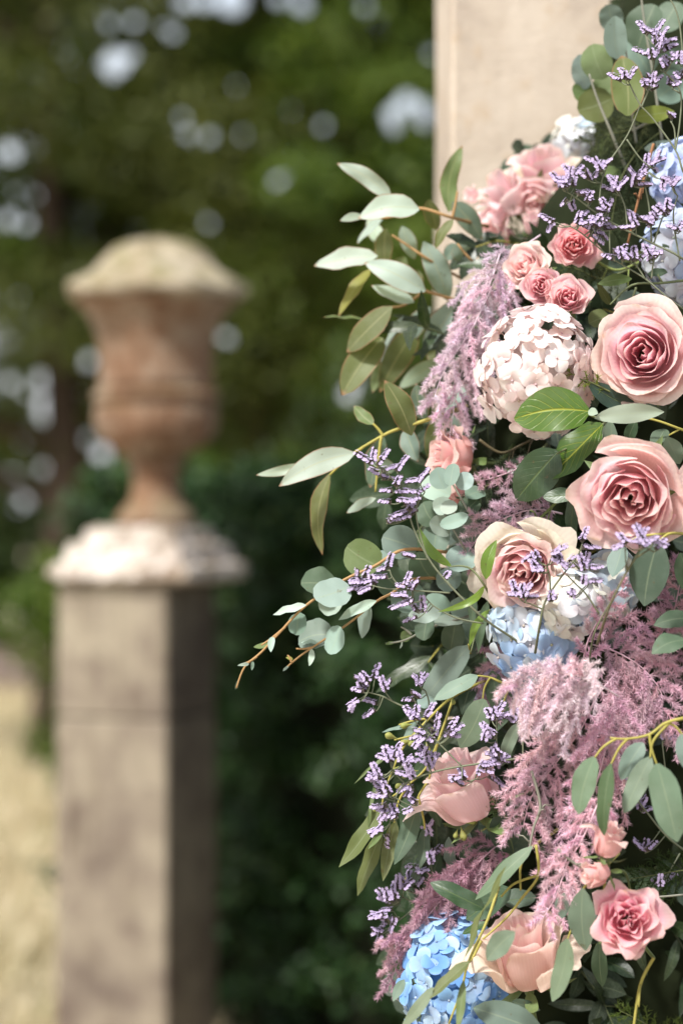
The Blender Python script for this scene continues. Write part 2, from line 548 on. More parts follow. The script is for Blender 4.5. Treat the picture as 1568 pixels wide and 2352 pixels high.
UZ = 5.85                       # how far away the urn stands
def build_pedestal_and_urn():
    rng = random.Random(8)
    s = UZ / FPX
    ang = math.radians(-21)
    cx = P(338, 0, UZ).x
    # pedestal: shaft of two stones, moulded cap
    side = 279 * s
    h = side / 2
    ztop = CAM_Z - (1338 - 1176) * s
    zj = CAM_Z - (1640 - 1176) * s
    cxs = P(314, 0, UZ).x
    t = thing("stone_pedestal", "square weathered sandstone pedestal carrying the urn", "pedestal", (cxs, UZ + 0.02, 0))
    t.rotation_euler = (0, 0, ang)
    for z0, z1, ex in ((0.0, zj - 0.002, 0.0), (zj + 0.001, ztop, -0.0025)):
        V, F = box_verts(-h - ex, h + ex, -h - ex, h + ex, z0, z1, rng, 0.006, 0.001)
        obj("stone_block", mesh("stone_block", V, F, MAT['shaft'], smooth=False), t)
    # moulded cap: square rings, bottom to top, crumbled edge
    z1310 = ztop
    prof = [(1.02, 0), (1.10, 4), (1.30, 10), (1.33, 16), (1.33, 40), (1.25, 46), (1.13, 49), (1.12, 82), (1.06, 89), (0.88, 92), (0.87, 119), (0.80, 125), (0.70, 128)]
    V = []; F = []
    m = 12
    for k, (f, zz) in enumerate(prof):
        r = h * f * 0.95
        for sdx in range(4):
            for q in range(m):
                q1 = -1 + 2 * q / m
                x, y = [(q1, -1), (1, q1), (-q1, 1), (-1, -q1)][sdx]
                wob = rng.uniform(-0.006, 0.006)
                corner = 1 - 0.035 * (abs(q1) ** 8)
                V.append((x * (r + wob) * corner + 26 * s, y * (r + wob) * corner + 0.01, z1310 + (zz + rng.uniform(-3, 3) * (k > 1)) * s))
    n = 4 * m
    for j in range(len(prof) - 1):
        for k in range(n):
            F.append((j * n + k, j * n + (k + 1) % n, (j + 1) * n + (k + 1) % n, (j + 1) * n + k))
    F.append(tuple(reversed(range(n)))); F.append(tuple((len(prof) - 1) * n + k for k in range(n)))
    obj("cap", mesh("pedestal_cap", V, F, MAT['cap'], smooth=False), t)
    zcap = z1310 + 128 * s
    # urn on the pedestal
    def Z(py):
        return CAM_Z - (py - 1176) * s - zcap
    u = thing("garden_urn", "weathered terracotta garden urn with domed lid standing on the stone pedestal", "urn", (P(357, 0, UZ).x, UZ + 0.03, zcap))
    R = lambda px: px * s
    foot = [(R(88), 0.001), (R(92), Z(1200)), (R(92), Z(1186)), (R(84), Z(1178)), (R(80), Z(1168)), (R(66), Z(1158)), (R(58), Z(1140)), (R(54), Z(1110)),
            (R(55), Z(1085)), (R(62), Z(1072)), (R(68), Z(1066)), (R(66), Z(1058)), (R(64), Z(1050))]
    V, F = lathe(foot, 48)
    obj("foot", mesh("urn_foot", V, F, MAT['urn']), u)
    bowl = [(R(62), Z(1051)), (R(80), Z(1043)), (R(104), Z(1028)), (R(124), Z(1008)), (R(136), Z(985)), (R(141), Z(960)), (R(140), Z(938)), (R(134), Z(926))]
    def gad(j, r, z, a):
        k = math.sin(math.pi * min(1, max(0, (j) / 7.0)))
        return r * (1 + 0.045 * k * abs(math.sin(a * 10)) - 0.02 * k), z
    V, F = lathe(bowl, 120, gad)
    obj("bowl", mesh("urn_bowl", V, F, MAT['urn']), u)
    band = [(R(133), Z(927)), (R(143), Z(922)), (R(146), Z(912)), (R(145), Z(902)), (R(138), Z(896)), (R(134), Z(894))]
    V, F = lathe(band, 64)
    obj("band", mesh("urn_band", V, F, MAT['urn']), u)
    body = [(R(133), Z(896)), (R(129), Z(875)), (R(126), Z(840)), (R(127), Z(805)), (R(133), Z(775)), (R(143), Z(748)), (R(158), Z(722)), (R(175), Z(702)), (R(188), Z(690)), (R(186), Z(684))]
    def relief(j, r, z, a):
        if 1 <= j <= 5:
            return r * (1 + 0.030 * max(0, math.sin(a * 4 + 0.6 * j)) * abs(math.sin(a * 17 + j * 2.1)) + 0.010 * math.sin(a * 9 + j)), z
        return r, z
    V, F = lathe(body, 120, relief)
    obj("neck", mesh("urn_neck", V, F, MAT['urn']), u)
    lid = [(R(184), Z(686)), (R(202), Z(680)), (R(208), Z(668)), (R(203), Z(656)), (R(186), Z(645)), (R(160), Z(630)), (R(140), Z(612)), (R(122), Z(592)), (R(98), Z(572)), (R(66), Z(558)), (R(32), Z(551)), (R(4), Z(549))]
    def wob(j, r, z, a):
        return r * (1 + 0.022 * math.sin(a * 5 + j * 0.6) + 0.015 * math.sin(a * 11 + 1.0)), z + 0.006 * math.sin(a * 7 + j)
    V, F = lathe(lid, 72, wob)
    obj("lid", mesh("urn_lid", V, F, MAT['lid']), u)
build_pedestal_and_urn()

# ------------------------------------------------------------------ background vegetation
def leaf_tris(C, size, rng, up=0.35, aspect=0.55, jit_s=0.35, nrm=None):
    """C (n,3) leaf centres -> folded lozenge leaves, two triangles each"""
    n = len(C)
    d = rng.normal(size=(n, 3)); d[:, 2] -= 0.25
    d /= np.linalg.norm(d, axis=1, keepdims=True) + 1e-9
    w = rng.normal(size=(n, 3)) * 0.8
    w[:, 2] += up * 2
    if nrm is not None:
        w += nrm * 1.3
    sd = np.cross(d, w)
    sd /= np.linalg.norm(sd, axis=1, keepdims=True) + 1e-9
    nn = np.cross(sd, d)
    L = size * (1 + rng.uniform(-jit_s, jit_s, size=(n, 1)))
    b = C - d * L * 0.5
    t = C + d * L * 0.5 - nn * L * 0.08
    l = C + sd * L * aspect * 0.5 + nn * L * 0.10
    r = C - sd * L * aspect * 0.5 + nn * L * 0.10
    V = np.stack([b, l, t, r], axis=1).reshape(-1, 3)
    i = np.arange(n)[:, None] * 4
    T = np.concatenate([i + np.array([[0, 2, 1]]), i + np.array([[0, 3, 2]])], axis=1).reshape(-1, 3)
    u = rng.uniform(0, 1, size=(n, 1)) * 0.7
    uv = np.repeat(np.concatenate([u, u], axis=1), 4, axis=0)
    return V, T, uv

def proj(C):
    return 784 + C[:, 0] / C[:, 1] * FPX, 1176 + (CAM_Z - C[:, 2]) / C[:, 1] * FPX

# gaps through the crowns where the sky shows (centre seen from the terrace, half-width)
GAPS = [(470, 0, 26), (530, -2, 50), (590, 0, 24), (640, -4, 20), (690, 8, 24), (425, 6, 20), (265, 145, 42), (300, 128, 16), (900, 262, 22), (930, 235, 24), (980, 270, 32), (905, 290, 16), (960, 240, 16),
        (25, 348, 20), (268, 395, 15), (430, 310, 14), (480, 315, 14), (352, 435, 13), (640, 412, 18), (130, 935, 66), (165, 905, 38), (95, 875, 20), (25, 880, 16),
        (60, 1010, 15), (165, 1060, 17), (100, 1075, 14), (235, 1045, 18), (520, 775, 16), (632, 940, 17), (465, 1128, 17), (800, 905, 18), (820, 880, 12), (125, 730, 14),
        (20, 505, 18), (60, 515, 13), (540, 520, 15), (480, 512, 11), (700, 15, 18), (840, 15, 15), (870, 55, 15), (720, 135, 12), (400, 75, 12), (990, 125, 14), (310, 50, 12), (250, 55, 10),
        (205, 830, 14), (150, 985, 16), (60, 1150, 12), (110, 1130, 13), (740, 290, 12), (810, 335, 12), (1000, 420, 14), (560, 310, 10), (420, 270, 10), (680, 360, 9), (200, 1010, 12)]
_g = random.Random(404)
GAPS += [(_g.uniform(-60, 1040), _g.uniform(-60, 1180), _g.uniform(1.5, 6.0)) for _ in range(14)]

def crown(name, centre, radii, nclump, nleaf, size, mat, parent, seed, up=0.35, gaps=True, flat=0.6, clump=0.5):
    rng = np.random.default_rng(seed)
    centre = np.array(centre); radii = np.array(radii)
    d = rng.normal(size=(nclump, 3)); d /= np.linalg.norm(d, axis=1, keepdims=True)
    rad = rng.uniform(0.25, 1.0, size=(nclump, 1)) ** 0.5
    cc = centre + d * rad * radii
    which = rng.integers(0, nclump, size=nleaf)
    g = rng.normal(size=(nleaf, 3)); g /= np.linalg.norm(g, axis=1, keepdims=True)
    rr = rng.uniform(0.2, 1, size=(nleaf, 1)) ** 0.45
    cs = (clump * rng.uniform(0.6, 1.3, size=(nclump, 1)))[which]
    C = cc[which] + g * rr * cs * np.array([1, 1, flat])
    keep = C[:, 2] > 0.05
    if gaps:
        px, py = proj(C)
        for gx, gy, gr in GAPS:
            keep &= ((px - gx) ** 2 + (py - gy) ** 2) > (gr * 0.62 + 8.5) ** 2
    C = C[keep]; g = g[keep]
    V, T, uv = leaf_tris(C, size, rng, up, nrm=g)
    tint = rng.uniform(0, 0.3, size=nclump)[which][keep]
    uv = uv + np.repeat(tint, 4)[:, None]
    o = obj(name, big_mesh(name, V - np.array(parent.location), T, mat, uv), parent)
    o["kind"] = "stuff"
    return o

def tree(label, px, d, crown_z, radii, nclump, nleaf, size, mat, seed, group="trees beyond the hedge", trunk_r=0.16, gaps=True, clump=0.5, up=0.35):
    rng = random.Random(seed)
    x = P(px, 0, d).x
    t = thing("broadleaf_tree", label, "tree", (x, d, 0), group)
    tb = Tubes()
    top = Vector((rng.uniform(-.2, .2), rng.uniform(-.2, .2), crown_z + radii[2] * 0.6))
    path = smooth_path([Vector((0, 0, -0.05)), Vector((rng.uniform(-.1, .1), 0, crown_z * 0.4)), Vector((rng.uniform(-.15, .15), 0.1, crown_z * 0.85)), top], 5)
    tb.add(path, trunk_r, trunk_r * 0.25, 10)
    for k in range(9):
        p0 = path[5 + k]
        a = rng.uniform(0, 6.28)
        L = rng.uniform(0.5, 0.85)
        e = p0 + Vector((math.cos(a) * radii[0] * L, math.sin(a) * radii[1] * L, rng.uniform(0.1, 0.9)))
        mid = p0.lerp(e, 0.5) + Vector((0, 0, rng.uniform(0.0, 0.3)))
        tb.add(smooth_path([p0, mid, e], 4), trunk_r * 0.35, 0.015, 7)
    obj("trunk", tb.mesh("trunk", MAT['bark']), t)
    crown("crown", (x, d, crown_z), radii, nclump, nleaf, size, mat, t, seed, gaps=gaps, clump=clump, up=up)
    return t

tree("olive green tree drooping its branches over the dark shrubs beside the urn", 120, 13.5, 3.7, (2.0, 1.3, 2.5), 70, 52000, 0.062, MAT['olive'], 11, clump=0.55)
tree("bright green leafy tree rising behind the domed lid of the urn", 620, 14.5, 3.6, (2.0, 1.3, 2.5), 80, 62000, 0.062, MAT['tree'], 12, clump=0.55)
tree("fresh green tree behind the edge of the sandstone pillar", 1150, 13.0, 3.7, (1.7, 1.2, 2.6), 70, 50000, 0.062, MAT['tree'], 13, clump=0.5)
tree("dark dense tree filling the gap behind the urn", 380, 20.0, 3.6, (3.2, 1.6, 3.2), 90, 50000, 0.10, MAT['tree2'], 14, trunk_r=0.22, clump=0.75)
tree("dark dense tree behind the bright green tree", 980, 19.0, 3.4, (3.0, 1.6, 3.2), 90, 46000, 0.10, MAT['tree2'], 15, trunk_r=0.22, clump=0.75)

def shrub(name, label, px, d, w, dep, h, n, size, mat, seed, cat="shrub", group=None, gaps=True):
    x = P(px, 0, d).x
    t = thing(name, label, cat, (x, d, 0), group)
    rng = random.Random(seed)
    tb = Tubes()
    for k in range(10):
        a = rng.uniform(0, 6.28)
        e = Vector((math.cos(a) * w * 0.6, math.sin(a) * dep * 0.6, h * rng.uniform(0.5, 0.85)))
        tb.add(smooth_path([Vector((0, 0, -0.03)), Vector((e.x * 0.4, e.y * 0.4, e.z * 0.55)), e], 4), 0.025, 0.006, 6)
    obj("stems", tb.mesh("stems", MAT['bark']), t)
    crown("foliage", (x, d, h * 0.5), (w, dep, h * 0.5), 60, n, size, mat, t, seed, gaps=gaps, clump=0.3)
    return t
shrub("evergreen_shrub",  "dark evergreen shrub at the far end of the straw coloured grass", 40, 27.0, 2.6, 0.9, 2.6, 24000, 0.12, MAT['tree2'], 21)
shrub("evergreen_shrub", "tall dark shrub beyond the grass behind the urn", 330, 31.0, 3.2, 1.0, 3.0, 22000, 0.14, MAT['tree2'], 24)
shrub("evergreen_shrub", "mid green shrub behind the neck of the urn", 560, 10.5, 1.1, 0.7, 1.75, 18000, 0.065, MAT['tree'], 22)
shrub("evergreen_shrub", "deep green shrub between the hedge and the sandstone pillar", 960, 9.5, 0.9, 0.6, 1.85, 16000, 0.065, MAT['tree2'], 23)

def build_hedge():
    """runs from behind the pedestal towards the pillar"""
    rng = np.random.default_rng(5)
    pr = random.Random(5)
    A = np.array([-0.80, 7.10]); B = np.array([1.55, 3.75])
    L = float(np.linalg.norm(B - A)); ux = (B - A) / L; uy = np.array([-ux[1], ux[0]])   # along, into the hedge
    if uy[1] < 0: uy = -uy
    dep = 0.8; z1 = 1.52
    t = thing("box_hedge", "clipped dark green leafy hedge running from the pedestal to behind the garland", "hedge", (A[0], A[1], 0))
    t.rotation_euler = (0, 0, math.atan2(ux[1], ux[0]))
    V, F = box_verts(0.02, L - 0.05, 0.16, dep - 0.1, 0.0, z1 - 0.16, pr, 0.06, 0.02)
    obj("dark_core", mesh("dark_core", V, F, MAT['hedge_core'], smooth=False), t)  # solid dark box added to darken the gaps between the leaves
    ncl = 720
    cx = rng.uniform(0, L, ncl); cz = rng.uniform(0.02, z1, ncl); cy = rng.uniform(-0.04, 0.26, ncl)
    top = rng.uniform(size=ncl) < 0.2
    cz = np.where(top, z1 + rng.uniform(-0.12, 0.08, ncl), cz); cy = np.where(top, rng.uniform(0, dep, ncl), cy)
    lft = rng.uniform(size=ncl) < 0.08
    cx = np.where(lft, rng.uniform(-0.02, 0.15, ncl), cx); cy = np.where(lft, rng.uniform(0, dep, ncl), cy)
    cc = np.stack([cx, cy, cz], 1)
    n = 52000
    w = rng.integers(0, ncl, n)
    g = rng.normal(size=(n, 3)); g /= np.linalg.norm(g, axis=1, keepdims=True)
    C = cc[w] + g * (rng.uniform(0.1, 1, (n, 1)) ** 0.5) * rng.uniform(0.06, 0.13, (ncl, 1))[w] * np.array([1, 1, 0.75])
    k = C[:, 2] > 0.01
    C = C[k]; g = g[k]; w = w[k]
    nv = np.tile(np.array([[0, -0.6, 0.5]]), (len(C), 1)) + g * 0.5
    V, T, uv = leaf_tris(C, 0.036, rng, 0.2, 0.6, nrm=nv)
    uv = uv + np.repeat(rng.uniform(0, 0.32, ncl)[w], 4)[:, None]
    obj("foliage", big_mesh("foliage", V, T, MAT['hedge'], uv), t, kind="stuff")
build_hedge()

def build_dry_grass():
    rng = np.random.default_rng(9)
    n = 26000
    y = 6.3 + rng.uniform(0, 1, n) ** 1.3 * 19
    x = -y * 0.155 + rng.uniform(-0.5, 0.85, n) * (y / 8)
    base = np.stack([x, y, np.zeros(n)], 1)
    L = rng.uniform(0.05, 0.16, n)[:, None]
    lean = rng.normal(size=(n, 3)) * 0.55; lean[:, 2] = 1; lean[:, 0] += 0.35
    lean /= np.linalg.norm(lean, axis=1, keepdims=True)
    sd = np.cross(lean, rng.normal(size=(n, 3))); sd /= np.linalg.norm(sd, axis=1, keepdims=True)
    w = 0.006 + 0.0006 * y[:, None]
    V = np.stack([base - sd * w, base + sd * w, base + lean * L], 1).reshape(-1, 3)
    T = np.arange(n * 3).reshape(-1, 3)
    u = np.repeat(rng.uniform(0, 1, n), 3)
    o = obj("dry_grass", big_mesh("dry_grass", V, T, MAT['grass'], np.stack([u, u], 1)))
    o["kind"] = "stuff"; o["label"] = "short sun bleached straw coloured grass beside the pedestal"; o["category"] = "grass"
build_dry_grass()
for i, (px, d, w, h) in enumerate([(112, 19.5, 0.36, 0.50), (20, 20.5, 0.30, 0.30)]):
    shrub("heather_bush", ["pale pinkish grey feathery bush close behind the pedestal edge", "low pale grey feathery bush on the straw coloured grass"][i],
          px, d, w, 0.35, h, 5000, 0.06, MAT['heather'], 31 + i, "bush", gaps=False)

# ------------------------------------------------------------------ leaves of the garland
def leaf_shape(kind, v):
    if kind == 'round':
        return math.sqrt(max(0.0, 1 - (2 * v - 1) ** 2)) ** 0.85
    if kind == 'oval':
        return max(0.0, math.sin(math.pi * v ** 0.92)) ** 0.72
    if kind == 'lance':
        return max(0.0, (v ** 0.62) * ((1 - v) ** 0.85)) / 0.405
    if kind == 'ovate':
        return max(0.0, (v ** 0.5) * ((1 - v) ** 0.62)) / 0.4585
    return max(0.0, (v ** 0.45) * ((1 - v) ** 0.45)) / 0.536

def leaf_mesh(B, T, width, kind, mat, rng, roll=0.0, bend=0.12, fold=0.18, wave=0.04, sway=0.0, nrm=None, nU=7, nV=10, name="leaf"):
    """one leaf from its base B to its tip T; roll turns it about its own length"""
    X = T - B
    L = X.length
    X = X / L
    if nrm is None:
        toward = Vector((0, 0, CAM_Z)) - B
        toward = (toward.normalized() * 1.0 + Vector((-0.2, 0, 0.35))).normalized()
    else:
        toward = nrm
    Z = toward - X * toward.dot(X)
    Z = Z.normalized() if Z.length > 1e-4 else X.orthogonal().normalized()
    Z = Quaternion(X, roll) @ Z
    Y = Z.cross(X)
    V = []; UV = []; F = []
    ph = rng.uniform(0, 6.28); fr = rng.uniform(1.2, 2.4)
    for j in range(nV):
        v = j / (nV - 1)
        vv = v
        w = leaf_shape(kind, min(max(vv, 0.004), 0.996)) * width * 0.5
        zc = bend * L * math.sin(math.pi * v) - bend * 0.3 * L * v * v
        yc = sway * L * math.sin(math.pi * v)
        for i in range(nU):
            u = -1 + 2 * i / (nU - 1)
            z = zc + fold * abs(u) * w + wave * L * math.sin(fr * 2 * math.pi * v + ph + (1.4 if u > 0 else 0)) * abs(u) ** 1.5 * math.sin(math.pi * v)
            p = B + X * (v * L) + Y * (yc + u * w) + Z * z
            V.append(p); UV.append((0.5 + u * 0.5, v))
    for j in range(nV - 1):
        for i in range(nU - 1):
            a = j * nU + i
            F.append((a, a + 1, a + nU + 1, a + nU))
    return V, F, UV

C_PALE = (0.34, 0.42, 0.365)
C_MINT = (0.39, 0.475, 0.42)
C_BLUE = (0.28, 0.37, 0.34)
C_GREY = (0.155, 0.215, 0.180)
C_GREEN = (0.125, 0.175, 0.065)
C_OLIVE = (0.115, 0.135, 0.045)
C_YEL = (0.23, 0.23, 0.045)
C_DEEP = (0.060, 0.100, 0.055)
C_SHADE = (0.085, 0.125, 0.085)
C_DARK = (0.022, 0.048, 0.022)
C_BRIGHT = (0.13, 0.22, 0.028)

ST_TAN = (0.40, 0.24, 0.10)
ST_YEL = (0.38, 0.34, 0.08)
ST_GRN = (0.16, 0.19, 0.09)
ST_DRK = (0.06, 0.07, 0.035)
ST_GREY = (0.24, 0.24, 0.19)

def sprig(name, label, cat, stems, leaves, stem_col, d0, group=None, mat='euc', r=0.0022, seed=0, kind='lance', beads=None):
    """stems: polylines of (px,py[,dd]); leaves: (bx,by,tx,ty,width,colour[,opts])"""
    rng = random.Random(seed)
    def pt(q):
        return P(q[0], q[1], d0 + (q[2] if len(q) > 2 else 0))
    org = pt(stems[0][0])
    t = thing(name, label, cat, org, group)
    tb = Tubes()
    for k, s in enumerate(stems):
        pts = smooth_path([pt(q) - org for q in s], 5)
        tb.add(pts, r if k == 0 else r * 0.8, r * 0.5, 6)
    for lf in leaves:
        bx, by, tx, ty, w, col = lf[:6]
        o = lf[6] if len(lf) > 6 else {}
        db = d0 + o.get('d', rng.uniform(-0.02, 0.02)); dt = db + o.get('dt', rng.uniform(-0.02, 0.02))
        B = P(bx, by, db) - org; T = P(tx, ty, dt) - org
        V, F, UV = leaf_mesh(B + org, T + org, M_(w, db), o.get('k', kind), None, rng, o.get('roll', rng.uniform(-0.35, 0.35)),
                             o.get('bend', rng.uniform(-0.02, 0.10)), o.get('fold', rng.uniform(0.05, 0.28)), o.get('wave', rng.uniform(0.015, 0.05)), o.get('sway', rng.uniform(-0.05, 0.05)))
        V = [v - org for v in V]
        obj("leaf", mesh("leaf", V, F, MAT[o.get('m', mat)], UV), t, jit(col, rng))
        if 'pet' in o:           # short stalk from the leaf to the twig
            tb.add([B, P(*o['pet'], db) - org], r * 0.45, r * 0.6, 5)
    obj("stem", tb.mesh("stem", MAT['stem']), t, stem_col)
    if beads:
        for (bx, by, tx, ty) in beads:
            a = P(bx, by, d0 - 0.01) - org; b = P(tx, ty, d0 - 0.012) - org
            X = (b - a); L = X.length; X.normalize()
            Y = X.orthogonal().normalized(); Zz = X.cross(Y)
            V = []; F = []
            pr = [(0.0, 0.18), (0.15, 0.22), (0.4, 0.62), (0.62, 0.95), (0.82, 1.0), (0.95, 0.7), (1.02, 0.25), (1.05, 0.03)]
            for (q, rr) in pr:
                for k in range(8):
                    an = k * math.pi / 4
                    V.append(a + X * (q * L) + (Y * math.cos(an) + Zz * math.sin(an)) * rr * L * 0.28)
            for j in range(len(pr) - 1):
                for k in range(8):
                    F.append((j * 8 + k, j * 8 + (k + 1) % 8, (j + 1) * 8 + (k + 1) % 8, (j + 1) * 8 + k))
            obj("seed_pod", mesh("seed_pod", V, F, MAT['bead']), t, jit((0.25, 0.27, 0.07), rng))
    return t

# --- long-leaved eucalyptus, upper left (stands a little behind the plane of focus)
D1 = 2.56
sprig("eucalyptus_branch", "eucalyptus branch of long pale leaves reaching out beside the pillar edge", "eucalyptus",
      [[(1120, 520, .06), (1038, 500), (960, 478), (890, 500), (830, 496)], [(1130, 625, .06), (1085, 600), (1050, 560)], [(1038, 500), (1045, 470), (1050, 440)]],
      [(899, 453, 774, 375, 46, C_PALE, dict(d=0, roll=-.3, sway=-.06, wave=.07)), (962, 480, 822, 499, 72, C_MINT, dict(d=-.03, roll=.1, bend=.12, wave=.05)),
       (832, 496, 781, 507, 24, C_PALE, dict(d=0)), (1030, 487, 1061, 334, 48, C_GREEN, dict(d=.03, roll=.5, wave=.06, sway=.08)),
       (1039, 464, 1107, 550, 56, C_GREY, dict(d=.02)), (1040, 504, 1000, 572, 30, C_OLIVE, dict(d=-.02)),
       (985, 458, 1004, 530, 44, C_OLIVE, dict(d=.05)), (1048, 558, 1076, 604, 52, C_BLUE, dict(d=.03)), (1050, 560, 1020, 600, 40, C_GREY, dict(d=.06)),
       (880, 500, 820, 560, 40, C_PALE, dict(d=.06, roll=.6))], ST_TAN, D1, "eucalyptus branches", seed=1)
sprig("eucalyptus_branch", "eucalyptus branch of mint and yellow green pointed leaves between pillar edge and pink plume", "eucalyptus",
      [[(1120, 710, .08), (1050, 690), (975, 668), (905, 650), (862, 600)], [(975, 668), (930, 700), (900, 706)], [(1060, 640, .05), (990, 600), (930, 560), (900, 540)]],
      [(866, 588, 720, 609, 60, C_MINT, dict(d=-.02, roll=.15, bend=.08)), (976, 668, 836, 602, 66, C_MINT, dict(d=-.04, roll=-.1, bend=.14, wave=.06)),
       (950, 694, 852, 656, 48, C_MINT, dict(d=-.02, roll=.5)), (886, 524, 886, 622, 46, C_OLIVE, dict(d=.03, k='oval')),
       (922, 520, 952, 596, 42, C_PALE, dict(d=.04)), (972, 555, 1030, 692, 60, C_BLUE, dict(d=.0, k='oval')), (1048, 690, 972, 798, 64, C_BLUE, dict(d=.0, k='oval')),
       (850, 618, 776, 724, 40, C_YEL, dict(d=.02, roll=.4)), (900, 704, 795, 808, 68, C_OLIVE, dict(d=-.03, roll=.2, k='oval')),
       (876, 775, 786, 906, 70, C_OLIVE, dict(d=.0, k='ovate')), (835, 733, 742, 728, 20, C_GREEN, dict(d=.0, roll=.9)),
       (926, 726, 872, 836, 32, C_PALE, dict(d=-.01, roll=.7)), (988, 705, 938, 798, 54, C_GREY, dict(d=.05)), (955, 755, 872, 900, 72, C_OLIVE, dict(d=.06)),
       (960, 620, 940, 690, 46, C_OLIVE, dict(d=.06)), (930, 590, 900, 660, 44, C_GREEN, dict(d=.07)), (1010, 830, 915, 892, 44, C_PALE, dict(d=.03)),
       (1000, 760, 1010, 860, 58, C_OLIVE, dict(d=.07)), (890, 830, 855, 900, 40, C_GREEN, dict(d=.06)), (870, 560, 845, 500, 40, C_PALE, dict(d=.06))], ST_TAN, D1 + 0.02, "eucalyptus branches", seed=2)
D2 = 2.46
sprig("eucalyptus_branch", "eucalyptus branch with a mint leaf pair and one hanging olive leaf", "eucalyptus",
      [[(1090, 925, .05), (1010, 955), (915, 985), (880, 1000), (835, 1026), (812, 1040)], [(880, 1002), (868, 985), (856, 973)], [(835, 1026), (790, 1060), (757, 1091)], [(875, 1003), (868, 1060), (862, 1130)]],
      [(814, 1040, 640, 1116, 64, C_MINT, dict(d=-.02, roll=-.2, bend=.10, wave=.035)), (705, 1068, 588, 1091, 26, C_PALE, dict(d=.01)),
       (757, 1088, 738, 1274, 48, C_OLIVE, dict(d=.01, sway=-.06, wave=.03, roll=.3)), (863, 1144, 795, 1178, 24, C_PALE, dict(d=.0, k='oval')),
       (857, 975, 813, 932, 34, C_GREEN, dict(d=.0)), (882, 1004, 850, 1120, 58, C_SHADE, dict(d=.03, k='oval')), (945, 1000, 884, 874, 60, C_OLIVE, dict(d=.0, k='oval')),
       (930, 985, 960, 1060, 50, C_GREY, dict(d=.05)), (975, 965, 955, 880, 44, C_SHADE, dict(d=.06)), (1010, 955, 985, 1060, 50, C_OLIVE, dict(d=.05)),
       (1050, 940, 1060, 1010, 46, C_GREY, dict(d=.05)), (1020, 950, 1080, 880, 50, C_BLUE, dict(d=.06)), (905, 1080, 850, 1060, 36, C_BLUE, dict(d=.03))], ST_YEL, D2, "eucalyptus branches", seed=3)

# --- silver dollar eucalyptus, in focus, mid left
D3 = 2.37
def rnd(cx, cy, r, ang, col, **kw):
    a = math.radians(ang)
    kw.setdefault('k', 'round')
    return (cx - math.cos(a) * r, cy + math.sin(a) * r, cx + math.cos(a) * r, cy - math.sin(a) * r, r * 2 * kw.pop('asp', 0.95), col, kw)
sprig("silver_dollar_eucalyptus", "silver dollar eucalyptus sprig of round leaves with the longest thin bare tip", "eucalyptus",
      [[(1040, 1270, .05), (930, 1262), (860, 1300), (790, 1332), (702, 1391), (640, 1455), (600, 1498), (562, 1532), (543, 1580)], [(590, 1508), (572, 1520), (560, 1524)], [(655, 1440), (625, 1465), (600, 1482)]],
      [rnd(762, 1360, 42, 200, C_BLUE, d=-.015, roll=.1), rnd(733, 1346, 42, 170, C_SHADE, d=.015), rnd(834, 1279, 45, 150, C_GREEN, d=.01, roll=-.2), rnd(917, 1248, 42, 160, C_GREY, d=.01),
       rnd(868, 1294, 36, 215, C_GREY, d=.03), rnd(760, 1385, 30, 250, C_PALE, d=.02),
       (703, 1390, 627, 1412, 24, C_MINT, dict(d=-.01, roll=.2)), rnd(685, 1433, 26, 265, C_GREY, d=.01), (627, 1462, 622, 1498, 18, C_PALE, dict(d=0)), (620, 1482, 582, 1486, 16, C_GREEN, dict(d=0)),
       (572, 1524, 546, 1528, 10, C_PALE, dict(d=0)), (580, 1518, 578, 1540, 9, C_GREY, dict(d=0)), (548, 1562, 540, 1584, 9, C_SHADE, dict(d=0)), rnd(975, 1300, 36, 120, C_SHADE, d=.05), rnd(1000, 1240, 34, 80, C_GREY, d=.06)],
      ST_TAN, D3, "silver dollar eucalyptus sprigs", 'euc_plain', 0.0017, 4)
sprig("silver_dollar_eucalyptus", "silver dollar eucalyptus sprig with a crumpled round leaf and a budding tip below its neighbour", "eucalyptus",
      [[(1030, 1330, .05), (950, 1330), (900, 1362), (863, 1382), (800, 1432), (740, 1472), (690, 1506), (652, 1538)], [(720, 1486), (700, 1490), (680, 1490)], [(670, 1522), (665, 1510), (660, 1505)]],
      [rnd(726, 1466, 42, 190, C_GREY, d=.01), rnd(768, 1470, 34, 250, C_BLUE, d=-.01, roll=.5), (864, 1380, 777, 1424, 28, C_MINT, dict(d=-.01, roll=-.1)), (851, 1394, 830, 1466, 40, C_BLUE, dict(d=.0, k='oval', roll=.3)),
       rnd(903, 1335, 38, 140, C_SHADE, d=.02), rnd(935, 1372, 40, 210, C_GREY, d=.03), (732, 1478, 690, 1476, 12, C_PALE, dict(d=0)), (716, 1490, 710, 1530, 16, C_PALE, dict(d=0)), (672, 1516, 656, 1510, 9, C_YEL, dict(d=0)),
       (662, 1530, 650, 1542, 8, C_PALE, dict(d=0)), rnd(975, 1410, 38, 190, C_MINT, d=.0, asp=.5), rnd(976, 1445, 26, 260, C_SHADE, d=.02)],
      ST_TAN, D3 + 0.02, "silver dollar eucalyptus sprigs", 'euc_plain', 0.0016, 5)
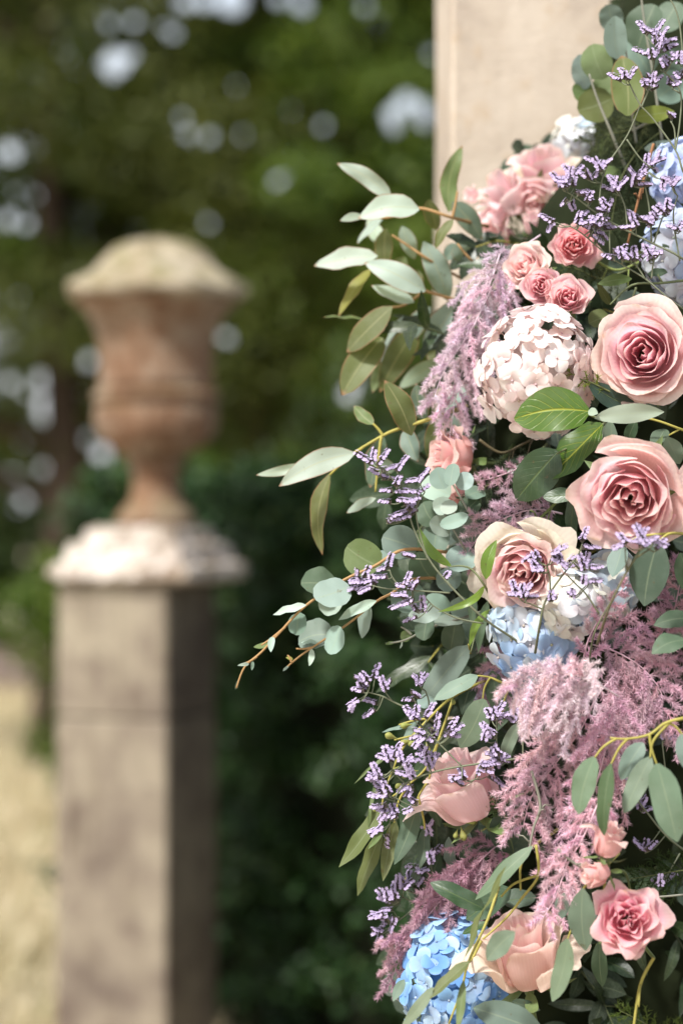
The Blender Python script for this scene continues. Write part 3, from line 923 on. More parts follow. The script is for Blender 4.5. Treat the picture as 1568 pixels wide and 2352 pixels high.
sprig("silver_dollar_eucalyptus", "silver dollar eucalyptus sprig packed with round leaves below the peach rose", "eucalyptus",
      [[(1130, 1240, .05), (1085, 1190), (1050, 1130), (1020, 1080)], [(1100, 1320, .04), (1060, 1250), (1020, 1180)]],
      [rnd(1037, 1090, 26, 80, C_GREY, d=-.03, asp=.7), rnd(1066, 1105, 22, 60, C_BLUE, d=-.02), rnd(1012, 1098, 26, 110, C_BLUE, d=-.01), rnd(1000, 1125, 36, 160, C_PALE, d=.03), rnd(1075, 1165, 28, 40, C_DEEP, d=.0),
       rnd(1042, 1195, 34, 200, C_BLUE, d=-.01, asp=.5), rnd(1065, 1215, 36, 300, C_GREY, d=.02), rnd(1030, 1165, 20, 200, C_PALE, d=.0), rnd(1060, 1285, 38, 20, C_BLUE, d=.0), rnd(1030, 1330, 30, 210, C_GREY, d=.02),
       rnd(1075, 1345, 34, 330, C_SHADE, d=.03), rnd(1010, 1210, 26, 160, C_PALE, d=.03), rnd(985, 1180, 30, 120, C_SHADE, d=.05), rnd(1090, 1135, 22, 20, C_GREY, d=.0), rnd(1015, 1160, 22, 20, C_MINT, d=.02)],
      ST_GREY, D3 + 0.01, "silver dollar eucalyptus sprigs", 'euc_plain', 0.0016, 6)
sprig("silver_dollar_eucalyptus", "silver dollar eucalyptus sprig with pale tilted leaves under the thin lilac stem", "eucalyptus",
      [[(1120, 1400, .05), (1060, 1420), (990, 1440), (930, 1470), (885, 1478)], [(945, 1458), (930, 1445), (920, 1440)]],
      [rnd(1030, 1428, 34, 185, C_MINT, d=.0, asp=.45), rnd(1062, 1400, 32, 150, C_BLUE, d=.02), rnd(1040, 1460, 34, 260, C_SHADE, d=.02, asp=.8), rnd(1000, 1395, 34, 160, C_BLUE, d=.03),
       rnd(932, 1460, 14, 200, C_GREEN, d=.0), rnd(940, 1430, 20, 120, C_SHADE, d=.02), (905, 1476, 884, 1480, 9, C_GREEN, dict(d=0)), (925, 1470, 918, 1490, 8, C_PALE, dict(d=0)), rnd(1070, 1475, 38, 280, C_SHADE, d=.04), rnd(1085, 1440, 30, 250, C_GREY, d=.02)],
      ST_GREY, D3 + 0.04, "silver dollar eucalyptus sprigs", 'euc_plain', 0.0015, 7)

# --- blades and single leaves around the middle
sprig("ruscus_sprig", "ruscus sprig of narrow bright green curling blades beside the cream edged rose", "ruscus",
      [[(1140, 1400, .03), (1112, 1345), (1085, 1310), (1060, 1300), (1030, 1302)], [(1125, 1400), (1100, 1430), (1080, 1500)]],
      [(1037, 1302, 958, 1208, 26, C_BRIGHT, dict(d=0, bend=.12, sway=.08)), (1112, 1346, 1008, 1402, 20, C_BRIGHT, dict(d=-.02, bend=.25, sway=.18)), (1122, 1400, 1077, 1486, 20, C_BRIGHT, dict(d=-.02, sway=-.08)),
       (1115, 1330, 1140, 1240, 34, C_BRIGHT, dict(d=-.04, roll=.4, sway=.1)), (1120, 1380, 1098, 1500, 26, C_DEEP, dict(d=.02)), (1090, 1350, 1085, 1440, 24, C_DEEP, dict(d=.03))],
      ST_GRN, 2.36, None, 'dark', 0.0014, 8)
D4 = 2.38
sprig("eucalyptus_branch", "eucalyptus branch of smooth grey green oval leaves above the half open bud", "eucalyptus",
      [[(1230, 1580, .02), (1160, 1570), (1125, 1556), (1095, 1552)], [(1125, 1556), (1112, 1580), (1108, 1608)], [(1175, 1572), (1160, 1600), (1150, 1640)], [(1080, 1500, .05), (1075, 1480)]],
      [(1096, 1552, 996, 1606, 38, (0.20, 0.27, 0.21), dict(d=-.02, k='ovate', roll=.1)), (1112, 1606, 1056, 1718, 64, (0.14, 0.20, 0.13), dict(d=-.03, k='ovate', bend=.03)), (1076, 1484, 968, 1616, 62, C_GREY, dict(d=.03, k='ovate')),
       rnd(980, 1614, 20, 200, C_BLUE, d=.02), (1085, 1560, 1060, 1640, 46, C_DARK, dict(d=.06)), (1190, 1660, 1152, 1760, 30, (0.18, 0.24, 0.17), dict(d=.0, k='ovate')), (1172, 1590, 1140, 1680, 44, C_DEEP, dict(d=.04)),
       (1130, 1540, 1140, 1640, 50, C_DEEP, dict(d=.05))], ST_YEL, D4, "eucalyptus branches", 'euc_plain', 0.0016, 9)

# --- seeded eucalyptus with hanging leaves, lower left
sprig("seeded_eucalyptus", "seeded eucalyptus branch with green pods and drooping lance leaves below the bud", "eucalyptus",
      [[(1120, 1560, .06), (1040, 1600, .02), (985, 1650), (930, 1710), (905, 1760), (880, 1830), (875, 1900)], [(985, 1650), (950, 1655), (915, 1665)], [(950, 1690), (925, 1695), (905, 1700)], [(1040, 1605), (1010, 1690), (980, 1760), (940, 1800), (900, 1830)],
       [(1010, 1690), (995, 1740), (985, 1790)], [(940, 1800), (915, 1840), (905, 1890)], [(985, 1790), (960, 1830), (955, 1860)], [(960, 1830), (972, 1880), (975, 1905)]],
      [(877, 1850, 778, 1992, 46, C_OLIVE, dict(d=0, sway=.04)), (878, 1908, 820, 2058, 42, C_OLIVE, dict(d=.01)), (908, 1885, 879, 2024, 38, C_OLIVE, dict(d=.02)), (956, 1855, 905, 1986, 48, C_SHADE, dict(d=.02)),
       (973, 1902, 964, 1996, 36, C_SHADE, dict(d=.03)), (968, 1990, 938, 2040, 24, C_SHADE, dict(d=.03)), (923, 1712, 813, 1800, 10, C_GREEN, dict(d=0)), (873, 1775, 845, 1904, 10, C_GREEN, dict(d=0)), (876, 1912, 845, 1950, 16, C_GREEN, dict(d=0)),
       (955, 1655, 877, 1682, 14, C_GREY, dict(d=0)), (1030, 1922, 1036, 2004, 30, C_GREY, dict(d=.02, k='oval')), (990, 1800, 1010, 1900, 40, C_DEEP, dict(d=.05)), (1000, 1720, 940, 1790, 30, C_DEEP, dict(d=.05)),
       (1010, 1960, 970, 2060, 34, C_DEEP, dict(d=.05)), (930, 1830, 935, 1950, 38, C_DEEP, dict(d=.05)), (960, 1650, 925, 1720, 22, C_GREY, dict(d=.03))],
      ST_YEL, 2.37, "seeded eucalyptus branches", 'euc_plain', 0.0017, 10, 'lance',
      beads=[(912, 1697, 885, 1687), (945, 1664, 920, 1668), (945, 1702, 918, 1708), (955, 1700, 938, 1712), (882, 1820, 860, 1824), (875, 1855, 856, 1861), (978, 1705, 984, 1730), (940, 1775, 924, 1786), (932, 1800, 908, 1808), (1038, 1600, 1042, 1618), (968, 1680, 950, 1690),
             (1068, 1890, 1092, 1886), (1050, 1905, 1044, 1925), (1058, 1900, 1066, 1930), (990, 1670, 1004, 1682), (915, 1760, 900, 1774), (960, 1770, 944, 1774)])

# --- right lower: oval leaves on yellow stems (a little nearer)
sprig("eucalyptus_branch", "eucalyptus branch of large oval leaves hanging from a yellow stem over the pink plume", "eucalyptus",
      [[(1640, 1640, .03), (1568, 1650), (1525, 1662), (1490, 1687), (1440, 1697), (1400, 1695)], [(1490, 1687), (1495, 1720), (1508, 1758)], [(1540, 1656), (1500, 1700), (1492, 1742)], [(1440, 1697), (1420, 1720), (1402, 1756)], [(1415, 1696), (1385, 1715), (1365, 1740)], [(1520, 1663), (1545, 1665), (1568, 1690)]],
      [(1364, 1738, 1327, 1870, 58, (0.13, 0.19, 0.12), dict(d=0, k='ovate', bend=.03, roll=.1)), (1402, 1754, 1384, 1920, 40, (0.075, 0.12, 0.055), dict(d=-.02, k='ovate', roll=.2)), (1476, 1706, 1424, 1790, 48, C_GREY, dict(d=.02, k='ovate')),
       (1493, 1738, 1432, 1868, 48, (0.15, 0.21, 0.15), dict(d=.0, k='ovate')), (1508, 1754, 1553, 1934, 80, (0.135, 0.20, 0.145), dict(d=-.03, k='ovate', bend=.04)), (1562, 1686, 1590, 1780, 50, C_GREY, dict(d=-.02, k='oval'))],
      ST_YEL, 2.21, "eucalyptus branches", 'euc_plain', 0.0019, 11)
sprig("eucalyptus_branch", "eucalyptus branch of broad leaves below the loose open rose", "eucalyptus",
      [[(1600, 1230, .05), (1540, 1225), (1509, 1245)], [(1540, 1225), (1470, 1232), (1428, 1252)], [(1600, 1230, .05), (1612, 1350, .02), (1605, 1440), (1568, 1468)]],
      [(1510, 1242, 1478, 1392, 98, (0.055, 0.085, 0.062), dict(d=0, k='oval', bend=.03, roll=.1, wave=.015)), (1428, 1250, 1406, 1326, 52, C_GREY, dict(d=.01, k='oval')), (1575, 1470, 1496, 1500, 58, (0.085, 0.14, 0.085), dict(d=-.03, k='oval', roll=.2)),
       (1590, 1420, 1500, 1436, 44, (0.05, 0.085, 0.05), dict(d=.0, k='oval')), (1560, 1270, 1590, 1370, 60, C_DEEP, dict(d=.02, k='oval'))], ST_YEL, 2.27, "eucalyptus branches", 'euc_plain', 0.0018, 12)
sprig("eucalyptus_branch", "eucalyptus branch of hanging oval leaves between the cream rose and the small pink rose", "eucalyptus",
      [[(1420, 1960, .05), (1380, 2000), (1340, 2040), (1322, 2100), (1302, 2160)], [(1340, 2040), (1338, 2046)], [(1390, 2000), (1382, 2100), (1378, 2160)]],
      [(1337, 2040, 1344, 2184, 64, (0.15, 0.21, 0.15), dict(d=-.02, k='oval', bend=.02, roll=-.1)), (1303, 2156, 1268, 2300, 48, (0.16, 0.21, 0.14), dict(d=-.04, k='ovate')), (1377, 2158, 1382, 2268, 38, C_DEEP, dict(d=.03, k='oval')),
       (1295, 2050, 1290, 2110, 36, C_GREY, dict(d=.02, k='oval'))], ST_YEL, 2.25, "eucalyptus branches", 'euc_plain', 0.0017, 13)
sprig("seeded_eucalyptus", "seeded eucalyptus stem of forked yellow twigs crossing the blue hydrangea", "eucalyptus",
      [[(1280, 1905, .05), (1215, 1950, .02), (1160, 2000), (1120, 2110, -.02), (1075, 2210, -.03), (1060, 2270, -.03), (1030, 2352, -.03)], [(1230, 1940), (1235, 2010), (1200, 2060), (1160, 2110), (1105, 2160)], [(1235, 2010), (1180, 2030), (1150, 2060)], [(1215, 1950), (1195, 1990), (1195, 2045)],
       [(1075, 2212, -.03), (1020, 2245, -.03), (985, 2290, -.03)], [(1105, 2160), (1085, 2200), (1075, 2212, -.03)]],
      [(1222, 1944, 1088, 2066, 44, (0.13, 0.18, 0.12), dict(d=-.01, bend=.10, sway=.05)), (1182, 2140, 1117, 2206, 54, (0.16, 0.22, 0.155), dict(d=-.09, k='oval', bend=.02)), (1078, 2208, 985, 2294, 38, C_OLIVE, dict(d=-.05)),
       (994, 2268, 920, 2362, 34, (0.19, 0.23, 0.16), dict(d=-.06)), (1064, 2252, 1050, 2370, 24, C_GREEN, dict(d=-.05)), (1161, 1990, 1057, 2226, 20, C_OLIVE, dict(d=-.05, sway=-.05, roll=.6)), (1200, 1960, 1120, 2030, 34, C_DEEP, dict(d=.03)),
       (928, 2250, 902, 2300, 26, C_GREY, dict(d=.02)), (1086, 2315, 1250, 2372, 76, (0.12, 0.17, 0.14), dict(d=-.02, k='oval')), (1175, 2300, 1240, 2320, 30, C_SHADE, dict(d=0))],
      ST_YEL, 2.29, "seeded eucalyptus branches", 'euc_plain', 0.0019, 14)

# --- top right: round leaved eucalyptus against the pillar
sprig("silver_dollar_eucalyptus", "silver dollar eucalyptus branch of large round leaves against the sandstone at the top", "eucalyptus",
      [[(1450, 420, .02), (1405, 310), (1372, 230), (1352, 170)], [(1460, 330), (1450, 250), (1440, 150), (1430, 60)], [(1520, 330), (1500, 180), (1480, 60), (1470, -20)], [(1450, 300), (1500, 275), (1540, 262)]],
      [rnd(1414, 86, 49, 95, C_BLUE, asp=.56, d=0, roll=.4), rnd(1482, 62, 55, 70, C_SHADE, asp=.85, d=.03), rnd(1372, 142, 42, 110, (0.15, 0.20, 0.09), asp=.85, d=.03), (1442, 266, 1427, 128, 76, (0.13, 0.17, 0.055), dict(d=-.03, k='ovate', bend=.03, m='euc')),
       rnd(1337, 165, 40, 100, C_BLUE, asp=.6, d=.06), rnd(1366, 240, 42, 200, C_OLIVE, d=.04), (1452, 270, 1548, 256, 40, (0.16, 0.20, 0.04), dict(d=-.02, k='oval')), rnd(1525, 338, 46, 5, C_PALE, asp=.3, d=0), rnd(1404, 398, 24, 340, C_GREEN, asp=.7, d=.0),
       rnd(1536, 40, 40, 60, C_SHADE, d=.05), rnd(1470, 130, 46, 300, C_GREY, d=.06), rnd(1405, 200, 46, 240, C_GREEN, d=.06), rnd(1540, 200, 40, 40, C_GREY, d=.05), rnd(1345, 215, 34, 160, C_GREEN, d=.07), rnd(1550, 130, 38, 10, C_SHADE, d=.06), rnd(1400, 40, 30, 100, C_GREY, d=.07)],
      ST_GREY, 2.52, "silver dollar eucalyptus sprigs", 'euc_plain', 0.0019, 15)
sprig("eucalyptus_branch", "eucalyptus branch of small oval leaves among the lilac sprays above the pink rose", "eucalyptus",
      [[(1600, 640, .04), (1520, 650), (1450, 655), (1400, 700)], [(1520, 650), (1509, 630)], [(1460, 660), (1450, 690), (1440, 710)]],
      [(1450, 640, 1372, 652, 28, (0.10, 0.15, 0.04), dict(d=0, k='oval')), (1532, 626, 1486, 628, 26, C_DEEP, dict(d=0, k='oval')), rnd(1449, 690, 27, 30, C_GREY, d=.0), rnd(1375, 735, 25, 200, C_OLIVE, d=.02), (1480, 580, 1425, 600, 24, C_OLIVE, dict(d=.02, k='oval')),
       (1490, 705, 1430, 720, 30, C_DEEP, dict(d=.02, k='oval')), (1400, 700, 1370, 650, 22, C_OLIVE, dict(d=.03)), (1560, 600, 1520, 560, 30, C_SHADE, dict(d=.03))], ST_GRN, 2.41, "eucalyptus branches", 'euc_plain', 0.0016, 16)
sprig("eucalyptus_branch", "eucalyptus branch of flat grey leaves tucked between the two large pink roses", "eucalyptus",
      [[(1620, 1010, .04), (1560, 985), (1480, 960), (1366, 958)], [(1410, 958), (1404, 966)], [(1560, 985), (1535, 1000)]],
      [(1364, 960, 1524, 946, 46, (0.30, 0.36, 0.28), dict(d=-.03, k='oval', roll=.2)), (1403, 966, 1400, 1032, 44, (0.16, 0.22, 0.18), dict(d=.0, k='oval')), (1530, 1003, 1560, 1066, 46, (0.17, 0.23, 0.18), dict(d=-.01, k='oval')), (1525, 985, 1500, 1030, 44, C_SHADE, dict(d=.02, k='oval')),
       (1460, 965, 1440, 1020, 30, C_DEEP, dict(d=.02, k='oval')), (1350, 944, 1372, 950, 20, C_PALE, dict(d=-.02, k='oval'))], ST_YEL, 2.33, "eucalyptus branches", 'euc_plain', 0.0016, 17)
# --- broad veined leaves
sprig("salal_sprig", "glossy bright green broad leaves with yellow veins under the blush hydrangea", "leaf sprig",
      [[(1420, 1010, .05), (1385, 970, .01), (1347, 950)], [(1385, 972, .01), (1380, 980)], [(1385, 985, .02), (1320, 1020, .02), (1278, 1042)]],
      [(1352, 944, 1180, 962, 104, (0.065, 0.135, 0.010), dict(d=-.03, k='ovate', roll=-.15, bend=.06, fold=.1, sway=-.06)), (1382, 974, 1258, 1100, 92, (0.045, 0.10, 0.010), dict(d=.0, k='ovate', fold=.15)), (1280, 1036, 1184, 1148, 96, (0.032, 0.062, 0.024), dict(d=.01, k='ovate', fold=.05, m='dark')),
       (1320, 1136, 1246, 1142, 38, (0.03, 0.07, 0.02), dict(d=.0, k='ovate', m='dark')), (1325, 1115, 1314, 1250, 34, (0.04, 0.07, 0.04), dict(d=.02, k='ovate', m='dark'))], ST_GRN, 2.345, None, 'salal', 0.002, 18)
sprig("rose_leaf_sprig", "dark blue green toothed rose leaves below the full pink rose", "leaf sprig",
      [[(1330, 860, .06), (1355, 886), (1380, 900)]],
      [(1352, 884, 1468, 946, 48, (0.025, 0.055, 0.04), dict(d=-.01, k='ovate')), (1370, 870, 1430, 890, 36, (0.10, 0.13, 0.08), dict(d=.02, k='ovate')), (1350, 900, 1370, 935, 26, (0.03, 0.06, 0.035), dict(d=.02, k='ovate'))], ST_GRN, 2.36, "dark rose leaves", 'dark', 0.0016, 19)
sprig("rose_leaf_sprig", "dark pointed rose leaves above the saturated blue hydrangea", "leaf sprig",
      [[(1170, 2000, .06), (1130, 2040), (1100, 2060)]],
      [(1112, 2088, 988, 2026, 48, (0.030, 0.062, 0.028), dict(d=-.02, k='ovate', fold=.3)), (1172, 2042, 1070, 2112, 62, (0.045, 0.085, 0.045), dict(d=.0, k='ovate')), (1180, 1960, 1150, 1860, 90, (0.020, 0.045, 0.028), dict(d=.04, k='ovate')), (1150, 2070, 1230, 2060, 50, C_SHADE, dict(d=.02, k='ovate')),
       (1120, 2120, 1060, 2145, 24, (0.03, 0.07, 0.02), dict(d=-.03, k='ovate'))], ST_GRN, 2.33, "dark rose leaves", 'dark', 0.0018, 20)

# ------------------------------------------------------------------ roses
def bez(p0, p1, p2, p3, t):
    s = 1 - t
    return (s**3 * p0[0] + 3*s*s*t*p1[0] + 3*s*t*t*p2[0] + t**3*p3[0], s**3 * p0[1] + 3*s*s*t*p1[1] + 3*s*t*t*p2[1] + t**3*p3[1])

def petal(R, H, t, theta, rng, opn, curl_k, ruffle, nU=15, nV=10, halfw=None):
    rho = R * (0.07 + 0.93 * t ** 0.9 * opn)
    zr = H * (0.90 + 0.35 * t - 0.85 * t * t * opn)
    b = (0.10 * R, 0.0)
    belly = max(rho, R * 0.42 * (0.35 + t))
    p1 = (belly * 1.05 + 0.05 * R, 0.02 * H)
    p2 = (max(rho * 1.02, belly * 0.92), zr * 0.62)
    p3 = (rho, zr)
    hw = halfw if halfw else (1.55 - 0.72 * t) * rng.uniform(0.9, 1.08)
    curl = curl_k * R * max(0, t - 0.22) * rng.uniform(0.75, 1.3)
    flat = 0.05 * R * t
    spiral = 0.10 * (1 - 0.5 * t)
    ph = rng.uniform(0, 6.28); fr = rng.uniform(2.0, 3.4)
    tip = rng.uniform(-0.07, 0.15)
    rho *= 1 + rng.uniform(-0.05, 0.05) * min(1, t * 3); p3 = (rho, zr * (1 + rng.uniform(-0.06, 0.06)))
    lop = rng.uniform(-0.10, 0.10) * t; f2 = rng.uniform(5.5, 8.5); notch = rng.uniform(-0.8, 0.8)
    V = []; UV = []; F = []
    for j in range(nV):
        v = j / (nV - 1)
        for i in range(nU):
            u = -1 + 2 * i / (nU - 1)
            vm = 1 - 0.26 * abs(u) ** 3.0 + tip * (1 - abs(u)) ** 2 + lop * u - 0.07 * t * math.exp(-((u - notch) / 0.16) ** 2)
            vv = v * vm
            r, z = bez(b, p1, p2, p3, min(vv, 1.0))
            if vv > 1.0:
                z += (vv - 1) * H * 0.5
            s = max(0.0, (vv - 0.70) / 0.30)
            side = 1 + 0.5 * u * u
            r += curl * s * s * side
            z -= curl * 0.55 * s * s * s * side
            w = hw * (0.50 + 0.50 * math.sin(min(1, vv * 1.45) * math.pi / 2))
            phi = theta + u * w
            r *= 1 + spiral * u * min(1, vv * 2)
            r += flat * u * u * vv
            r += ruffle * R * math.sin(fr * u * 2.2 + ph) * vv ** 3
            z += ruffle * R * 0.9 * math.sin(fr * u * 2.9 + ph * 1.7) * vv ** 4
            r += ruffle * R * 0.45 * math.sin(f2 * u + ph) * vv ** 8
            V.append((r * math.cos(phi), r * math.sin(phi), z)); UV.append(((u + 1) / 2, v))
    for j in range(nV - 1):
        for i in range(nU - 1):
            a = j * nU + i
            F.append((a, a + 1, a + nU + 1, a + nU))
    return V, F, UV

def rose(name, label, px, py, d, rpx, axis, seed, n=30, opn=1.0, hk=0.95, curl=0.30, ruffle=0.030, col_in=(0.62, 0.22, 0.25), col_out=(0.74, 0.46, 0.42), col_back=None,
         group=None, stem=True, sepals=True, cat="rose", stem_to=None, roll=0.0, offz=0.45, spread=1.0):
    """axis: where the flower looks (right, up, towards the viewer)"""
    rng = random.Random(seed)
    R = M_(rpx, d); H = R * hk * 1.15
    ax = Vector((axis[0], -axis[2], axis[1])).normalized()
    q = ax.to_track_quat('Z', 'Y') @ Quaternion((0, 0, 1), roll)
    c = P(px, py, d)
    base = c - ax * (H * offz)
    t = thing(name, label, cat, base, group)
    t.rotation_mode = 'QUATERNION'
    t.rotation_quaternion = q
    col_in = tuple(a * 0.76 + b * 0.24 for a, b in zip(col_in, (0.94, 0.74, 0.84)))
    col_out = tuple(a * 0.78 + b * 0.22 for a, b in zip(col_out, (0.94, 0.80, 0.88)))
    th = rng.uniform(0, 6.28)
    for k in range(n):
        tt = (k / (n - 1)) ** 0.92
        th += 2.399 + rng.uniform(-0.25, 0.25)
        V, F, UV = petal(R * 0.90, H, tt, th, rng, opn * (1 if tt < 0.75 else spread), curl, ruffle)
        f = min(1, tt * 1.25)
        col = tuple(a + (b - a) * f for a, b in zip(col_in, col_out))
        if tt > 0.78 and col_back:
            col = col_back
        obj("petal", mesh("petal", V, F, MAT['rose'], UV), t, jit(col, rng, 0.05))
    if sepals:
        for k in range(5):
            a = k * 2 * math.pi / 5 + rng.uniform(-.2, .2)
            L = R * rng.uniform(0.75, 1.0)
            dirv = Vector((math.cos(a), math.sin(a), rng.uniform(-0.35, 0.35))).normalized()
            B = Vector((math.cos(a), math.sin(a), 0)) * R * 0.10 + Vector((0, 0, -0.03 * H))
            V, F, UV = leaf_mesh(B, B + dirv * L, R * 0.26, 'lance', None, rng, 0, rng.uniform(-.25, .1), 0.3, 0.02, nrm=Vector((0, 0, 1)), nU=5, nV=7)
            obj("sepal", mesh("sepal", V, F, MAT['dark'], UV), t, jit((0.13, 0.19, 0.07), rng))
    if stem:
        tb = Tubes()
        if stem_to is None:
            st = P(px + 60, py + 40, d + 0.22)
        else:
            st = P(*stem_to)
        e = q.inverted() @ (st - base)
        tb.add([Vector((0, 0, 0.12 * H)), Vector((0, 0, 0.02 * H)), Vector((0, 0, -0.10 * H)), Vector((0, 0, -0.16 * H))], R * 0.15, R * 0.055, 8)
        tb.add(smooth_path([Vector((0, 0, -0.12 * H)), Vector((0, 0, -0.55 * H)) + e * 0.15, e], 6), R * 0.055, R * 0.06, 7)
        obj("stem", tb.mesh("stem", MAT['stem']), t, (0.13, 0.17, 0.06))
    return t

PK = dict(col_in=(0.80, 0.34, 0.42), col_out=(0.90, 0.68, 0.68))
rose("garden_rose", "full pink rose with a deep pink spiral heart beside the blush hydrangea", 1478, 812, 2.345, 126, (-0.30, 0.05, 1.0), 101, n=27, opn=1.02, hk=0.85, curl=0.34, col_back=(0.92, 0.73, 0.69), **PK)
rose("garden_rose", "loose open pink rose with ruffled outer petals below the veined leaves", 1450, 1142, 2.29, 132, (-0.22, -0.22, 1.0), 142, n=25, opn=1.0, hk=0.95, curl=0.30, ruffle=0.045, col_in=(0.86, 0.50, 0.53), col_out=(0.90, 0.61, 0.62), col_back=(0.92, 0.71, 0.68), spread=1.08)
rose("garden_rose", "blush rose with cream edged outer petals touching the pale blue hydrangea", 1203, 1312, 2.35, 108, (-0.28, -0.30, 1.0), 103, n=28, opn=0.98, hk=0.9, curl=0.34, ruffle=0.045, col_in=(0.86, 0.55, 0.58), col_out=(0.90, 0.68, 0.66), col_back=(0.92, 0.87, 0.75), spread=1.12)
rose("garden_rose", "half open pink rose bud seen from its side behind lilac sprays", 1060, 1800, 2.365, 122, (-0.55, 0.90, 0.30), 104, n=15, opn=0.62, hk=1.25, curl=0.42, ruffle=0.03, col_in=(0.84, 0.50, 0.56), col_out=(0.90, 0.65, 0.64), stem_to=(1180, 1960, 2.5), spread=1.15, offz=0.52)
rose("garden_rose", "large peach cream rose opening upwards beside the saturated blue hydrangea", 1202, 2190, 2.30, 130, (-0.15, 0.92, 0.38), 157, n=15, opn=0.72, hk=1.3, curl=0.50, ruffle=0.035, col_in=(0.86, 0.57, 0.54), col_out=(0.88, 0.68, 0.58), col_back=(0.90, 0.78, 0.65), stem_to=(1290, 2400, 2.45), spread=1.15)
rose("garden_rose", "peach rose lying on its side under the hanging tip of the lilac pink plume", 1050, 1052, 2.46, 80, (-0.85, 0.15, 0.35), 106, n=14, opn=0.75, hk=1.15, curl=0.45, col_in=(0.82, 0.40, 0.36), col_out=(0.83, 0.50, 0.45), stem_to=(1180, 1020, 2.55), offz=0.3)
rose("garden_rose", "upside down peach rose half hidden among round eucalyptus leaves", 1052, 1132, 2.47, 60, (-0.5, -0.8, 0.3), 107, n=10, opn=0.8, hk=1.1, curl=0.45, col_in=(0.82, 0.43, 0.43), col_out=(0.83, 0.48, 0.46), stem_to=(1150, 1060, 2.55))
# cluster high up against the pillar, behind the plane of focus
DU = 2.70
rose("garden_rose", "large blush cream rose at the top of the soft pink cluster before the pillar", 1250, 395, DU, 102, (-0.15, 0.75, 0.45), 110, n=13, opn=0.9, hk=1.0, curl=0.45, col_in=(0.88, 0.56, 0.56), col_out=(0.92, 0.70, 0.69), col_back=(0.92, 0.87, 0.73))
rose("spray_rose", "pink spray rose beside the blush cream rose seen from the side", 1150, 436, DU - .02, 76, (-0.55, 0.75, 0.3), 111, n=9, opn=0.75, hk=1.25, curl=0.4, col_in=(0.88, 0.56, 0.56), col_out=(0.92, 0.70, 0.69), offz=0.6)
rose("spray_rose", "small pink rosebud poking out toward the eucalyptus leaves", 1083, 448, DU, 28, (-0.8, 0.55, 0.3), 112, n=9, opn=0.7, hk=1.25, curl=0.3, col_in=(0.88, 0.56, 0.56), col_out=(0.92, 0.70, 0.69))
rose("spray_rose", "drooping pale pink spray rose under the soft pink cluster", 1130, 505, DU - .03, 56, (-0.5, -0.6, 0.4), 113, n=8, opn=0.75, hk=1.25, curl=0.4, col_in=(0.88, 0.56, 0.56), col_out=(0.92, 0.70, 0.69))
rose("spray_rose", "shaded mauve pink rose hanging lowest of the soft pink cluster", 1150, 552, DU - .01, 44, (-0.2, -0.8, 0.4), 114, n=10, opn=0.8, hk=1.2, curl=0.3, col_in=(0.72, 0.43, 0.52), col_out=(0.79, 0.50, 0.55))
rose("spray_rose", "pink rosebud pointing up between the soft cluster and the coral rose", 1222, 512, DU - .05, 36, (-0.1, 0.9, 0.3), 115, n=10, opn=0.6, hk=1.5, curl=0.3, col_in=(0.88, 0.56, 0.56), col_out=(0.92, 0.70, 0.69))
rose("spray_rose", "side turned pink rose below the blush cream rose", 1228, 455, DU - .03, 62, (-0.1, -0.5, 0.6), 116, n=12, opn=0.8, hk=1.1, curl=0.4, col_in=(0.88, 0.56, 0.56), col_out=(0.92, 0.70, 0.69))
# the spray roses above the blush hydrangea
rose("spray_rose", "cream pink spray rose topmost of the three touching above the hydrangea", 1208, 612, 2.44, 60, (-0.45, 0.25, 0.8), 120, n=20, opn=1.0, hk=1.0, curl=0.35, ruffle=0.05, col_in=(0.84, 0.47, 0.48), col_out=(0.92, 0.76, 0.68))
rose("spray_rose", "middle pink spray rose squeezed between its two neighbours above the hydrangea", 1243, 656, 2.42, 50, (-0.25, 0.1, 0.9), 121, n=18, opn=0.95, hk=1.0, curl=0.3, ruffle=0.05, col_in=(0.77, 0.29, 0.35), col_out=(0.88, 0.53, 0.55))
rose("spray_rose", "rounded pink spray rose resting on the blush hydrangea", 1304, 684, 2.405, 54, (-0.1, 0.15, 0.9), 122, n=18, opn=0.95, hk=1.05, curl=0.3, ruffle=0.05, col_in=(0.80, 0.33, 0.38), col_out=(0.90, 0.58, 0.59))
rose("spray_rose", "coral pink spray rose behind the lilac sprays", 1318, 562, 2.46, 54, (-0.1, 0.1, 0.9), 123, n=18, opn=1.0, hk=0.95, curl=0.35, ruffle=0.07, col_in=(0.82, 0.30, 0.31), col_out=(0.90, 0.42, 0.44))
# lower right
rose("spray_rose", "pink rosebud hanging under the large oval eucalyptus leaves", 1396, 1925, 2.215, 58, (0.25, 0.9, 0.2), 130, n=11, opn=0.62, hk=1.35, curl=0.5, col_in=(0.82, 0.47, 0.45), col_out=(0.86, 0.53, 0.49), stem_to=(1440, 2060, 2.35), offz=0.5)
rose("spray_rose", "peach rosebud with a green calyx above the small open pink rose", 1368, 2008, 2.215, 48, (-0.75, -0.1, 0.4), 131, n=10, opn=0.6, hk=1.3, curl=0.3, col_in=(0.84, 0.47, 0.43), col_out=(0.88, 0.53, 0.48), stem_to=(1450, 2070, 2.33))
rose("spray_rose", "small open rose pink spray rose with jagged petals low among dark foliage", 1440, 2112, 2.22, 80, (-0.05, 0.25, 0.9), 132, n=20, opn=1.0, hk=0.8, curl=0.35, ruffle=0.085, col_in=(0.84, 0.37, 0.47), col_out=(0.86, 0.40, 0.46), stem_to=(1500, 2200, 2.32))
rose("spray_rose", "small peach rosebud half hidden left of the pale blue hydrangea", 1148, 1432, 2.42, 34, (-0.4, -0.3, 0.7), 133, n=10, opn=0.7, hk=1.2, curl=0.3, col_in=(0.82, 0.49, 0.45), col_out=(0.88, 0.60, 0.55))

